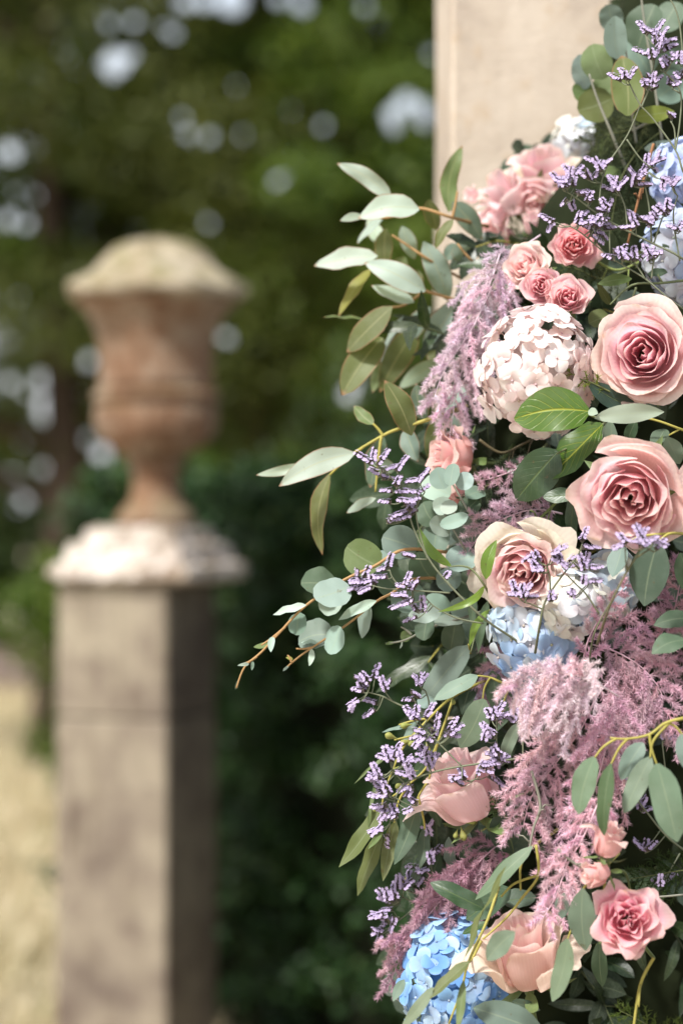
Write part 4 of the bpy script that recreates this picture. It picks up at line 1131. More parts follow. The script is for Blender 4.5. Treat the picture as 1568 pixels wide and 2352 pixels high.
# ------------------------------------------------------------------ hydrangeas
def hyd_petal_mesh(seed):
    rng = random.Random(seed)
    nU = 7; nV = 9
    V = []; UV = []; F = []
    asp = rng.uniform(0.98, 1.14)
    ph = rng.uniform(0, 6.28); tipz = rng.uniform(-0.14, 0.06); skew = rng.uniform(-0.06, 0.06)
    for j in range(nV):
        v = (1 - math.cos(math.pi * j / (nV - 1))) / 2
        w = math.sqrt(max(0.0, 1 - (2 * v - 1) ** 2)) * 0.5 * asp * (0.72 + 0.28 * min(1, v * 1.8))
        if j == 0: w = 0.05
        if j == nV - 1: w = 0.02
        for i in range(nU):
            u = -1 + 2 * i / (nU - 1)
            z = 0.10 * math.sin(math.pi * v * 0.9) + tipz * v * v + 0.05 * (u * w * 2) ** 2 + 0.035 * math.sin(u * 2.6 + ph + v * 3) * v
            V.append((v, u * w + skew * v * v, z)); UV.append(((u + 1) / 2, v))
    for j in range(nV - 1):
        for i in range(nU - 1):
            a = j * nU + i
            F.append((a, a + 1, a + nU + 1, a + nU))
    return mesh("petal", V, F, MAT['hyd'], UV)
HP = [hyd_petal_mesh(s) for s in range(6)]

def eye_mesh():
    V, F = lathe([(0.02, -0.5), (0.05, -0.02), (0.085, 0.03), (0.09, 0.08), (0.06, 0.13), (0.01, 0.15)], 8)
    return mesh("floret", V, F, MAT['bead'])
EYE = eye_mesh()

def hydrangea(label, px, py, d, rpx, cols, seed, n=60, squash=(1, 1, 1), petal_px=36, eye=(0.35, 0.36, 0.30), facing=-0.25, stem_to=None, lump=0.085):
    rng = random.Random(seed)
    R = M_(rpx, d)
    c = P(px, py, d + R / 1.0 * 0.55)
    t = thing("hydrangea", label, "hydrangea", c, "hydrangea heads")
    # inner ball of stalks
    V = []; F = []
    core, cf = lathe([(0.02 * R, -0.66 * R), (0.4 * R, -0.55 * R), (0.62 * R, -0.28 * R), (0.68 * R, 0), (0.62 * R, 0.28 * R), (0.4 * R, 0.55 * R), (0.02 * R, 0.66 * R)], 14)
    core = [Vector((x * squash[0], y * squash[1], z * squash[2])) for x, y, z in core]
    obj("stalk_ball", mesh("stalk_ball", core, cf, MAT['stem']), t, tuple(x * 0.8 for x in cols[0]))
    tb = Tubes()
    e = (P(*stem_to) if stem_to else P(px + 50, py + 60, d + 0.25)) - c
    tb.add([Vector((0, 0, 0)), e * 0.5, e], 0.0035, 0.0035, 7)
    obj("stem", tb.mesh("stem", MAT['stem']), t, (0.10, 0.14, 0.06))
    tot = int(n / max(0.05, (1 - facing) / 2))
    ga = math.pi * (3 - math.sqrt(5))
    for k in range(tot):
        y = 1 - 2 * (k + 0.5) / tot
        rr = math.sqrt(1 - y * y)
        a = ga * k + seed
        nrm = Vector((math.cos(a) * rr, math.sin(a) * rr, y))
        nrm = (nrm + Vector((rng.uniform(-.12, .12), rng.uniform(-.12, .12), rng.uniform(-.12, .12)))).normalized()
        if -nrm.y < facing:
            continue
        bump = 1 + rng.uniform(-lump, lump)
        pos = Vector((nrm.x * squash[0], nrm.y * squash[1], nrm.z * squash[2])) * R * 0.90 * bump
        nr = (nrm + Vector((rng.uniform(-.25, .25), rng.uniform(-.25, .25), rng.uniform(-.25, .25)))).normalized()
        q = nr.to_track_quat('Z', 'Y') @ Quaternion((0, 0, 1), rng.uniform(0, 6.28))
        s = M_(petal_px, d) * rng.uniform(0.85, 1.15)
        fl = obj("floret", EYE, t, jit(eye, rng, .2), Matrix.LocRotScale(pos, q, (s, s, s)))
        base = cols[rng.randrange(len(cols))]
        np_ = 5 if rng.random() < 0.12 else 4
        cup = rng.uniform(-0.12, 0.22)
        for i in range(np_):
            an = i * 2 * math.pi / np_ + rng.uniform(-.12, .12)
            qq = Quaternion((0, 0, 1), an) @ Quaternion((0, 1, 0), -cup + rng.uniform(-.18, .18)) @ Quaternion((1, 0, 0), rng.uniform(-.08, .08))
            sc = rng.uniform(0.88, 1.10)
            obj("petal", HP[rng.randrange(6)], fl, jit(base, rng, 0.05), Matrix.LocRotScale(qq @ Vector((0.05, 0, 0.0)) + Vector((0, 0, 0.045 * (i % 2))), qq, (sc, sc * rng.uniform(.92, 1.08), sc)))
    return t

WH = [(0.84, 0.735, 0.71), (0.86, 0.79, 0.765), (0.83, 0.68, 0.645), (0.87, 0.82, 0.80)]
BL = [(0.46, 0.62, 0.80), (0.54, 0.69, 0.81), (0.68, 0.75, 0.81), (0.38, 0.56, 0.79), (0.62, 0.71, 0.75)]
WB = [(0.80, 0.81, 0.80), (0.77, 0.80, 0.83), (0.79, 0.79, 0.70), (0.64, 0.74, 0.83)]
SB = [(0.20, 0.42, 0.76), (0.26, 0.48, 0.78), (0.36, 0.57, 0.80), (0.16, 0.36, 0.72), (0.46, 0.64, 0.80)]
hydrangea("blush white hydrangea head between the spray roses and the veined leaves", 1234, 852, 2.36, 142, WH, 1, 78, petal_px=35, eye=(0.50, 0.36, 0.33), squash=(0.98, 1, 1.08))
hydrangea("pale blue hydrangea head under the cream edged rose", 1226, 1452, 2.365, 102, BL, 2, 50, petal_px=37, squash=(1.02, 1, 1.25))
hydrangea("white hydrangea head with a greenish tinge crossed by lilac sprays", 1312, 1384, 2.335, 76, WB, 3, 28, petal_px=38)
hydrangea("dusty blue hydrangea head under the large dark oval leaf", 1398, 1342, 2.40, 72, [(0.50, 0.60, 0.70), (0.62, 0.68, 0.70), (0.66, 0.68, 0.60)], 4, 26, petal_px=37)
hydrangea("saturated sky blue hydrangea head at the bottom of the garland", 1040, 2258, 2.355, 128, SB, 5, 76, petal_px=36, squash=(0.95, 1, 1.30), eye=(0.30, 0.40, 0.55))
hydrangea("light blue hydrangea head behind the lilac sprays beside dark twigs", 1560, 590, 2.45, 84, [(0.46, 0.58, 0.78), (0.56, 0.66, 0.80), (0.66, 0.72, 0.80)], 6, 32, petal_px=40, squash=(1, 1, 1.2))
hydrangea("periwinkle blue hydrangea head topmost among the lilac sprays", 1572, 405, 2.47, 78, [(0.40, 0.50, 0.76), (0.50, 0.60, 0.80)], 7, 26, petal_px=40)
hydrangea("powder blue hydrangea head behind the blush cream rose", 1335, 340, 2.74, 62, [(0.50, 0.62, 0.74), (0.66, 0.72, 0.76), (0.76, 0.76, 0.70)], 8, 26, petal_px=36)
hydrangea("lilac hydrangea tucked behind the pink plume beside the eucalyptus", 1146, 1585, 2.45, 46, [(0.58, 0.50, 0.72), (0.66, 0.60, 0.76)], 9, 18, petal_px=34)

# ------------------------------------------------------------------ sea lavender (limonium)
def spike_mesh(A, B, rng, fl=1.0):
    """a one-sided comb of tiny flowers from A to B: returns (flower V,T),(calyx V,T)"""
    X = B - A; L = X.length; X.normalize()
    up = Vector((-0.25, -0.55, 0.8)); up = (up - X * up.dot(X)).normalized()
    Yv = X.cross(up)
    fV = []; fT = []; cV = []; cT = []
    n = max(4, int(L / 0.0019))
    for k in range(n):
        s = (k + 0.5) / n
        for row in (-1, 1):
            if rng.random() < 0.06:
                continue
            base = A + X * (L * s) - up * 0.0008
            dr = (up * 1.0 + Yv * row * rng.uniform(0.35, 0.75) + X * rng.uniform(0.25, 0.6)).normalized()
            h = 0.0044 * fl * rng.uniform(0.85, 1.15) * (1 - 0.3 * s)
            tip = base + dr * h
            a = dr.orthogonal().normalized(); b = dr.cross(a)
            i0 = len(cV)
            cV.append(base - dr * 0.0004)
            for q in range(4):
                an = q * math.pi / 2
                cV.append(tip - dr * 0.0009 + (a * math.cos(an) + b * math.sin(an)) * 0.00142 * fl)
            for q in range(4):
                cT.append((i0, i0 + 1 + q, i0 + 1 + (q + 1) % 4))
            i1 = len(fV)
            fV.append(tip + dr * 0.0002)
            rot = rng.uniform(0, 1)
            for q in range(10):
                an = q * math.pi / 5 + rot
                rr = (0.00178 if q % 2 == 0 else 0.0011) * fl
                fV.append(tip + dr * (0.0010 if q % 2 == 0 else 0.0004) + (a * math.cos(an) + b * math.sin(an)) * rr)
            for q in range(10):
                fT.append((i1, i1 + 1 + q, i1 + 1 + (q + 1) % 10))
    return fV, fT, cV, cT

def sea_lavender(label, d0, stems, spikes, seed, col=(0.17, 0.19, 0.12), r=0.0013, fl=1.18):
    """stems: polylines (px,py[,dd]); spikes: (bx,by,tx,ty[,dd]) tiny flower combs"""
    rng = random.Random(seed)
    def pt(q):
        return P(q[0], q[1], d0 + (q[2] if len(q) > 2 else 0))
    org = pt(stems[0][0])
    t = thing("sea_lavender", label, "sea lavender", org, "lilac sea lavender sprays")
    tb = Tubes(); nodes = []
    for k, s in enumerate(stems):
        pts = smooth_path([pt(q) - org for q in s], 6)
        tb.add(pts, r if k == 0 else r * 0.7, r * 0.5, 6)
        nodes += [(p, s) for p in pts]
    for sp in spikes:
        dd = (sp[4] if len(sp) > 4 else rng.uniform(-0.012, 0.012))
        A = P(sp[0], sp[1], d0 + dd) - org; B = P(sp[2], sp[3], d0 + dd + rng.uniform(-0.008, 0.008)) - org
        fV, fT, cV, cT = spike_mesh(A, B, rng, fl)
        bend = (B - A) * 0.12
        o = obj("flower_spike", mesh("flower_spike", fV, fT, MAT['limonium_flower'], smooth=False), t, kind="stuff")
        obj("calyx_row", mesh("calyx_row", cV, cT, MAT['limonium_calyx'], smooth=False), o, kind="stuff")
        tb.add([A, A.lerp(B, 0.5), B], r * 0.45, r * 0.3, 4)
        near = min(nodes, key=lambda q: (q[0] - A).length)[0]
        if 0.001 < (near - A).length < 0.05:
            mid = near.lerp(A, 0.55) + Vector((0, 0, -(near - A).length * 0.10))
            tb.add(smooth_path([near, mid, A], 3), r * 0.5, r * 0.4, 5)
    obj("stem", tb.mesh("stem", MAT['stem']), t, col)
    return t

def fan(px, py, ang, n, L, rng, spread=70):
    n = max(2, int(n * 0.8 + 0.5)); L *= 1.05
    """a head of n combs fanning about the angle ang (degrees, up = 90)"""
    out = []
    for k in range(n):
        a = math.radians(ang + (k - (n - 1) / 2) * (2 * spread / max(1, n)) + rng.uniform(-14, 14))
        off = rng.uniform(0.0, 0.5) * L
        oa = math.radians(ang + rng.uniform(-80, 80))
        bx = px + math.cos(oa) * off; by = py - math.sin(oa) * off
        l = L * rng.uniform(0.7, 1.1)
        out.append((bx, by, bx + math.cos(a) * l, by - math.sin(a) * l))
    return out
fr_ = random.Random(77)
z4 = lambda L: [(526.75 + a * .3906, 918.75 + b * .3906, 526.75 + c * .3906, 918.75 + e * .3906) for a, b, c, e in L]
sea_lavender("lilac sea lavender spray standing out clearly in front of the dark hedge", 2.335,
    [[(1235, 1510, .03), (1180, 1468, .015), (1110, 1420), (1033, 1345), (985, 1285), (950, 1215), (935, 1165), (915, 1120), (880, 1075)], [(1033, 1362), (960, 1357), (890, 1352), (855, 1345)], [(1110, 1432), (1050, 1420), (1000, 1395), (975, 1372)],
     [(982, 1285), (965, 1230), (955, 1170), (975, 1130)], [(918, 1125), (925, 1090)], [(920, 1352), (900, 1325), (895, 1310)], [(1035, 1345), (1026, 1335)], [(980, 1285), (950, 1284)]],
    z4([(830, 380, 745, 315), (850, 372, 860, 290), (875, 395, 938, 300), (890, 430, 985, 392), (985, 430, 1046, 343), (885, 450, 825, 410), (890, 470, 960, 470), (965, 545, 896, 540), (980, 520, 1000, 460), (970, 545, 1088, 548), (1030, 495, 1112, 478),
        (1120, 490, 1182, 408), (1095, 565, 1172, 508), (955, 612, 888, 600), (980, 600, 1086, 602), (1010, 628, 1112, 583), (1030, 645, 1085, 620), (935, 712, 1052, 655), (920, 728, 1062, 690), (1070, 680, 1108, 652), (840, 390, 800, 365), (925, 470, 890, 455), (1060, 660, 1070, 630),
        (770, 1065, 758, 995), (800, 1055, 822, 988), (842, 1080, 708, 1080), (842, 1105, 703, 1122), (842, 1112, 765, 1142), (852, 1095, 830, 1040), (930, 1002, 868, 1008), (935, 1000, 958, 905), (938, 1050, 858, 1050), (800, 1070, 720, 1070),
        (1040, 1100, 1064, 1022), (1085, 1115, 1122, 1062), (1075, 1105, 982, 1100), (1045, 1165, 953, 1155), (1088, 1190, 948, 1235), (1030, 1185, 1022, 1140), (1150, 1252, 1138, 1150), (1112, 1280, 1035, 1308), (1112, 1255, 1080, 1212), (1085, 1180, 1030, 1200), (1070, 1130, 1090, 1075), (1060, 1200, 1000, 1215),
        (1082, 935, 1013, 912), (1272, 1060, 1296, 1018)]), 1)
S2 = []
z2 = lambda x, y: (1078 + x * .3125, y * .3125)
for (x, y, a, n, L) in [(1390, 400, 70, 5, 34), (1370, 330, 60, 4, 36), (1340, 290, 110, 4, 34), (1350, 450, 100, 4, 32), (1170, 610, 110, 5, 32), (1370, 640, 110, 5, 30), (1490, 650, 90, 4, 26), (1310, 690, 80, 2, 20), (1480, 890, 90, 2, 20), (1550, 480, 100, 4, 30), (1480, 480, 90, 3, 24), (1450, 530, 90, 2, 20), (1555, 620, 90, 3, 24)]:
    S2 += fan(*z2(x, y), a, n, L, fr_)
sea_lavender("lilac sea lavender spray rising tallest over the round leaves at the top", 2.36,
    [[(1600, 460, .03), (1568, 395), (1550, 345), (1500, 275), (1472, 245), (1470, 242)], [(1472, 246), (1490, 200), (1500, 150), (1508, 110)], [(1472, 246), (1455, 215), (1446, 195)], [(1550, 345), (1560, 280), (1562, 215), (1540, 180), (1515, 160)], [(1562, 215), (1545, 205)], [(1550, 345), (1548, 300), (1540, 280)], [(1568, 150), (1560, 60), (1545, 10), (1520, -20)]], S2, 2)
S3 = []
for (x, y, a, n, L) in [(700, 1400, 110, 8, 36), (760, 1310, 80, 4, 32), (960, 1270, 90, 5, 32), (890, 1340, 100, 4, 30), (1090, 1430, 110, 6, 36), (1200, 1370, 60, 6, 34), (1330, 1270, 70, 6, 36), (1400, 1300, 300, 2, 26), (1490, 1390, 90, 5, 32), (870, 1500, 100, 3, 28), (1020, 1570, 110, 4, 28), (1230, 1680, 150, 4, 34), (1330, 1690, 110, 4, 30), (1370, 1640, 110, 4, 30), (1430, 1600, 100, 5, 30), (1120, 1930, 110, 5, 36), (1220, 1940, 80, 4, 30), (1320, 1930, 60, 5, 32),
                        (760, 1420, 20, 4, 26), (860, 1690, 10, 8, 36), (800, 1660, 40, 6, 32), (940, 1700, 50, 5, 30), (640, 1630, 190, 3, 34), (740, 1480, 250, 3, 22), (1530, 1720, 110, 3, 26)]:
    S3 += fan(*z2(x, y), a, n, L, fr_)
sea_lavender("lilac sea lavender spray spreading across the light blue hydrangeas above the pink rose", 2.385,
    [[(1640, 650, .03), (1560, 590), (1500, 560), (1420, 520), (1370, 490), (1330, 460), (1300, 440)], [(1640, 760, .03), (1540, 690), (1480, 640), (1400, 590), (1340, 540), (1310, 520)], [(1395, 375, 0), (1440, 310), (1468, 245)], [(1395, 375), (1380, 420), (1375, 470)], [(1495, 555), (1490, 480), (1480, 420), (1490, 395)], [(1440, 530), (1435, 480), (1425, 450)],
     [(1560, 600), (1545, 500), (1555, 450)], [(1500, 560), (1520, 500), (1530, 490)], [(1495, 640), (1500, 600), (1510, 590)], [(1480, 640), (1460, 610), (1445, 605)], [(1438, 320), (1470, 365), (1495, 385)], [(1400, 590), (1398, 530)]], S3, 3)
S4 = fan(1262, 1290, 20, 4, 40, fr_) + fan(1240, 1285, 160, 2, 30, fr_) + fan(1295, 1305, 60, 4, 36, fr_) + fan(1245, 1315, 130, 4, 32, fr_) + fan(1338, 1318, 70, 5, 36, fr_) + fan(1345, 1350, 50, 3, 28, fr_) + fan(1205, 1380, 50, 4, 36, fr_) + fan(1198, 1368, 140, 2, 28, fr_) + fan(1262, 1385, 70, 2, 22, fr_) + fan(1318, 1378, 140, 2, 24, fr_) + fan(1330, 1262, 40, 3, 36, fr_)
sea_lavender("lilac sea lavender spray across the cream edged rose and the white hydrangea", 2.285,
    [[(1228, 1500, .02), (1238, 1440), (1248, 1390), (1270, 1350), (1300, 1310), (1320, 1285)], [(1246, 1400), (1220, 1388), (1205, 1384)], [(1352, 1520, .02), (1362, 1460), (1380, 1420), (1400, 1385)], [(1375, 1410), (1345, 1365), (1325, 1345), (1300, 1320)], [(1262, 1370), (1262, 1330), (1255, 1300)]], S4, 4, (0.12, 0.13, 0.07))
S5 = fan(1470, 1262, 90, 8, 46, fr_, 85) + fan(1440, 1258, 170, 3, 30, fr_) + fan(1495, 1256, 20, 3, 34, fr_)
sea_lavender("single lilac sea lavender head below the loose open rose", 2.21, [[(1370, 1480, .05), (1400, 1390), (1440, 1310), (1460, 1280), (1468, 1262)], [(1462, 1280), (1490, 1262)], [(1440, 1310), (1436, 1290)]], S5, 5, (0.13, 0.12, 0.06))
S6 = []
for (x, y, a, n, L) in [(840, 1590, 150, 4, 36), (830, 1610, 220, 3, 34), (860, 1580, 95, 2, 36), (885, 1590, 80, 3, 38), (870, 1620, 190, 3, 34), (965, 1580, 90, 4, 36), (960, 1605, 160, 3, 26)]:
    S6 += fan(x, y, a, n, L, fr_, 45)
sea_lavender("small lilac sea lavender sprig reaching out above the green seed pods", 2.375, [[(1040, 1690, .03), (985, 1650), (960, 1632), (920, 1620), (880, 1600), (845, 1590)], [(985, 1650), (984, 1610), (975, 1585)], [(900, 1610), (885, 1590)]], S6, 6)
S7 = []
for (x, y, a, n, L) in [(975, 1690, 200, 5, 34), (965, 1660, 100, 5, 34), (1000, 1710, 120, 4, 32), (1015, 1690, 40, 5, 38), (985, 1740, 120, 4, 30), (1135, 1700, 120, 6, 36), (1140, 1660, 80, 5, 36), (1195, 1665, 100, 6, 38), (1205, 1640, 80, 4, 30), (1150, 1740, 120, 4, 30), (1100, 1785, 20, 7, 40), (1070, 1800, 160, 5, 34), (1130, 1760, 40, 5, 34),
                        (900, 1760, 110, 6, 36), (880, 1795, 170, 5, 36), (925, 1760, 60, 4, 32), (945, 1790, 120, 5, 34), (895, 1830, 150, 6, 36), (900, 1860, 210, 5, 36), (915, 1880, 150, 5, 34), (890, 1900, 220, 4, 36), (950, 1810, 200, 4, 32), (960, 1850, 180, 3, 26), (990, 1770, 100, 5, 36)]:
    S7 += fan(x, y, a, n, L, fr_, 55)
sea_lavender("bushy lilac sea lavender spray lying across the half open bud", 2.325, [[(1240, 1735, .01), (1150, 1748), (1060, 1760), (990, 1775), (930, 1800), (905, 1840), (895, 1890)], [(1060, 1760), (1020, 1720), (990, 1690), (970, 1670)], [(1150, 1748), (1140, 1710), (1140, 1670)], [(1200, 1742), (1200, 1700), (1200, 1660)], [(930, 1800), (910, 1780), (900, 1765)], [(1100, 1755), (1090, 1790)]], S7, 7)
S8 = []
for (x, y, a, n, L) in [(905, 2080, 120, 6, 36), (925, 2050, 100, 6, 36), (895, 2110, 170, 5, 36), (915, 2100, 220, 4, 34), (885, 2135, 200, 4, 28), (995, 1985, 100, 5, 36), (985, 2000, 200, 4, 34), (985, 1920, 100, 4, 30)]:
    S8 += fan(x, y, a, n, L, fr_, 50)
sea_lavender("faded lilac sea lavender sprig beside the dusky plume over the blue hydrangea", 2.40, [[(1120, 1960, .04), (1040, 2000), (975, 2060), (940, 2095), (900, 2125)], [(1000, 2030), (990, 1990), (985, 1930)], [(975, 2060), (945, 2050)], [(960, 2080), (925, 2060)]], S8, 8)
S9 = fan(1435, 1800, 70, 6, 36, fr_) + fan(1420, 1830, 150, 4, 30, fr_) + fan(1455, 1790, 30, 4, 30, fr_) + fan(1520, 1700, 60, 4, 30, fr_) + fan(1470, 1870, 60, 4, 30, fr_) + fan(1520, 2040, 80, 4, 30, fr_) + fan(1480, 1960, 80, 4, 30, fr_)
sea_lavender("shaded lilac sea lavender deep behind the large oval leaves", 2.36, [[(1640, 2000, .04), (1540, 1930), (1480, 1860), (1440, 1810)], [(1540, 1930), (1530, 1800), (1520, 1710)], [(1560, 1960), (1520, 2030)]], S9, 9)

# ------------------------------------------------------------------ pink plumes (dyed asparagus fern)
def needles(path, rng, nl, width, dens, V, T, lift=0.9):
    """fuzzy needles along a path, pointing forwards and outwards"""
    for i in range(len(path) - 1):
        a, b = path[i], path[i + 1]
        X = (b - a); L = X.length
        if L < 1e-7: continue
        X = X / L
        o1 = X.orthogonal().normalized(); o2 = X.cross(o1)
        k = max(1, int(L * dens + rng.random()))
        for _ in range(k):
            s = rng.random()
            an = rng.uniform(0, 6.283)
            o = o1 * math.cos(an) + o2 * math.sin(an)
            dr = (X * rng.uniform(0.45, 1.0) + o * lift).normalized()
            p = a + X * (L * s)
            sd = dr.cross(Vector((rng.uniform(-1, 1), rng.uniform(-1, 1), rng.uniform(-1, 1)))).normalized() * width * 0.5
            l = nl * rng.uniform(0.6, 1.15)
            i0 = len(V)
            V += [p - sd, p + sd, p + dr * l]
            T.append((i0, i0 + 1, i0 + 2))

def plume(label, d0, stem, nfr, flen, col, seed, droop=0.35, spread=0.85, side_bias=None, nl=0.0062, start=0.1, depth=0.03, dens=6500, stem_r=0.0010, cat="asparagus plume", name="asparagus_plume", group="pink asparagus plumes", width=0.00072, taper=0.65, stem_col=None):
    rng = random.Random(seed)
    def pt(q):
        return P(q[0], q[1], d0 + (q[2] if len(q) > 2 else 0))
    org = pt(stem[0])
    t = thing(name, label, cat, org, group)
    path = smooth_path([pt(q) - org for q in stem], 8)
    tb = Tubes(); tb.add(path, stem_r, stem_r * 0.4, 6)
    obj("stem", tb.mesh("stem", MAT['stem']), t, stem_col or tuple(c * 0.85 for c in col))
    m = len(path)
    for k in range(nfr):
        s = start + (1 - start) * (k + rng.random() * 0.6) / nfr
        f = s * (m - 1); i = min(int(f), m - 2)
        p0 = path[i].lerp(path[i + 1], f - i)
        X = (path[i + 1] - path[i]).normalized()
        sgn = 1 if k % 2 else -1
        view = Vector((0, -1, 0))
        o = X.cross(view).normalized() * sgn + view * rng.uniform(-0.7, 0.7)
        L = M_(flen, d0) * (1 - taper * s) * rng.uniform(0.7, 1.2)
        dr = (X * rng.uniform(0.5, 1.0) + o * spread).normalized()
        e = p0 + dr * L + Vector((0, 0, -droop * L * rng.uniform(0.6, 1.3))) + Vector((0, rng.uniform(-depth, depth) * 0.5, 0))
        mid = p0 + dr * L * 0.5 + Vector((0, 0, -droop * L * 0.15))
        br = smooth_path([p0, mid, e], 5)
        V = []; T = []
        needles(br, rng, nl, width, dens, V, T)
        # secondary branchlets
        nb = max(2, int(L / 0.0075))
        for b in range(nb):
            sb = (b + 0.7) / (nb + 0.5)
            fb = sb * (len(br) - 1); ib = min(int(fb), len(br) - 2)
            q0 = br[ib].lerp(br[ib + 1], fb - ib)
            Xb = (br[ib + 1] - br[ib]).normalized()
            ob = Xb.cross(view)
            ob = (ob.normalized() if ob.length > 1e-5 else Vector((1, 0, 0))) * (1 if b % 2 else -1) + view * rng.uniform(-0.8, 0.8)
            Lb = L * 0.36 * (1 - 0.55 * sb) * rng.uniform(0.7, 1.2)
            db = (Xb * 1.0 + ob * 0.7).normalized()
            sub = [q0, q0 + db * Lb * 0.5, q0 + db * Lb + Vector((0, 0, -droop * 0.4 * Lb))]
            needles(sub, rng, nl * 0.9, width, dens * 0.8, V, T)
            i0 = len(V); sd = Xb.cross(db).normalized() * 0.0004
            V += [q0 - sd, q0 + sd, sub[2]]; T.append((i0, i0 + 1, i0 + 2))
        i0 = None
        for a, b in zip(br[:-1], br[1:]):
            sd = view.cross(b - a)
            sd = (sd.normalized() if sd.length > 1e-7 else Vector((1, 0, 0))) * 0.0005
            j = len(V); V += [a - sd, a + sd, b + sd, b - sd]; T += [(j, j + 1, j + 2), (j, j + 2, j + 3)]
        obj("frond", big_mesh("frond", np.array([tuple(v) for v in V]), np.array(T), MAT['plume']), t, jit(col, rng, 0.10), kind="stuff")
    return t

LP = (0.86, 0.70, 0.79)      # lilac pink
MP = (0.80, 0.57, 0.64)      # mid pink
DP = (0.62, 0.39, 0.47)      # dusky
plume("lilac pink plume hanging between the eucalyptus and the blush hydrangea", 2.46, [(1150, 575, .02), (1125, 650), (1090, 740), (1065, 830), (1045, 920), (1030, 1020)], 34, 120, LP, 1, droop=0.6, spread=0.8)
plume("second lilac pink plume bunched close to the spray roses", 2.45, [(1240, 540, .03), (1160, 600), (1120, 680), (1080, 760), (1020, 850), (995, 920)], 26, 100, LP, 2, droop=0.5, spread=0.7)
plume("mauve plume feathering out above the cream edged rose", 2.385, [(1290, 1180, .03), (1230, 1170), (1170, 1185), (1110, 1220), (1060, 1290)], 26, 110, (0.68, 0.51, 0.59), 3, droop=0.15, spread=0.95)
plume("small mauve tuft beside the dark veined leaf", 2.40, [(1240, 1040, .03), (1190, 1075), (1140, 1095), (1100, 1105)], 12, 45, (0.64, 0.43, 0.50), 4, droop=0.1)
plume("pale pink plume arching over the pale blue hydrangea", 2.255, [(1420, 1600, .04), (1350, 1560), (1285, 1545), (1225, 1555), (1180, 1585)], 30, 140, (0.90, 0.73, 0.79), 5, droop=0.75, spread=0.9, start=0.15)
plume("large pink plume cascading down the middle of the garland", 2.31, [(1420, 1540, .03), (1370, 1600), (1330, 1680), (1270, 1760), (1220, 1830), (1200, 1900)], 30, 180, MP, 6, droop=0.45, spread=1.0)
plume("large rose pink plume fanning out to the dark foliage", 2.33, [(1360, 1480, .03), (1420, 1500), (1480, 1540), (1520, 1600), (1510, 1660)], 25, 170, (0.75, 0.50, 0.59), 7, droop=0.45, spread=1.1)
plume("rose pink plume spilling straight down between eucalyptus leaves", 2.30, [(1400, 1560, .03), (1410, 1640), (1390, 1720), (1365, 1810), (1330, 1900), (1290, 2000), (1265, 2080)], 28, 135, (0.86, 0.60, 0.68), 8, droop=0.4, spread=0.9)
plume("bright pink plume over the hanging rosebud", 2.245, [(1390, 1790, .03), (1370, 1850), (1340, 1920), (1300, 1990), (1275, 2060), (1245, 2110)], 22, 90, (0.88, 0.61, 0.70), 9, droop=0.3, spread=0.8)
plume("dusky pink plume sweeping down over the blue hydrangea", 2.375, [(1180, 1910, .03), (1120, 1960), (1060, 2020), (1010, 2070), (950, 2140), (895, 2170)], 30, 130, DP, 10, droop=0.4, spread=0.55)
plume("second dusky pink plume with combed tips beside the faded sprig", 2.385, [(1170, 1960, .03), (1100, 2000), (1030, 2060), (970, 2140), (920, 2200), (895, 2262)], 26, 100, DP, 11, droop=0.35, spread=0.5)
plume("deep pink plume rising beside the large dark oval leaf", 2.35, [(1480, 1560, .03), (1520, 1480), (1545, 1410), (1560, 1340), (1570, 1290)], 22, 110, (0.61, 0.38, 0.46), 12, droop=0.2, spread=0.9)
plume("pink plume tips peeping out around the pale blue hydrangea", 2.43, [(1230, 1440, .03), (1180, 1500), (1140, 1560), (1120, 1640)], 20, 90, (0.72, 0.50, 0.58), 13, droop=0.2, spread=1.0)
plume("thin pink plume tip winding up from the white hydrangea", 2.31, [(1330, 1560, .03), (1350, 1470), (1390, 1400), (1440, 1340)], 14, 70, (0.75, 0.50, 0.58), 14, droop=0.1, spread=0.6)
# green fern sprays and sprengeri between the flowers
GF = (0.075, 0.11, 0.04)
for i, (lab, d, st, n, L, c) in enumerate([
    ("dark green fern spray behind the light blue hydrangea", 2.52, [(1520, 300), (1470, 340), (1430, 400), (1410, 470), (1400, 540)], 26, 110, (0.055, 0.075, 0.035)),
    ("green fern spray under the round leaves at the top", 2.56, [(1500, 280), (1440, 300), (1390, 310), (1350, 330)], 18, 90, (0.10, 0.12, 0.05)),
    ("yellow green fern tips beside the blush hydrangea", 2.35, [(1400, 900), (1360, 880), (1330, 870), (1300, 850)], 8, 35, (0.20, 0.24, 0.04)),
    ("green fern tuft under the half open bud", 2.35, [(1180, 1900), (1150, 1860), (1125, 1835)], 10, 45, (0.075, 0.12, 0.045)),
    ("dark fern spray low behind the small open pink rose", 2.36, [(1640, 1990), (1560, 2000), (1500, 2010), (1440, 2020)], 22, 80, (0.045, 0.075, 0.02)),
    ("green fern spray at the very bottom below the small open pink rose", 2.27, [(1600, 2400), (1520, 2370), (1460, 2340), (1420, 2320)], 16, 70, (0.10, 0.14, 0.03)),
    ("dark fern spray between the peach rose and the mauve plume", 2.44, [(1260, 1050), (1200, 1060), (1150, 1090), (1100, 1130), (1070, 1150)], 22, 70, (0.06, 0.085, 0.045)),
    ("dark green fern below the spray roses", 2.50, [(1440, 620), (1380, 640), (1330, 620), (1290, 610)], 18, 80, (0.075, 0.095, 0.035))]):
    plume(lab, d, st, n, L, c, 40 + i, droop=0.15, spread=1.0, cat="fern", name="fern_spray", group="green fern sprays", dens=1800, width=0.0008, stem_col=(0.12, 0.14, 0.05))

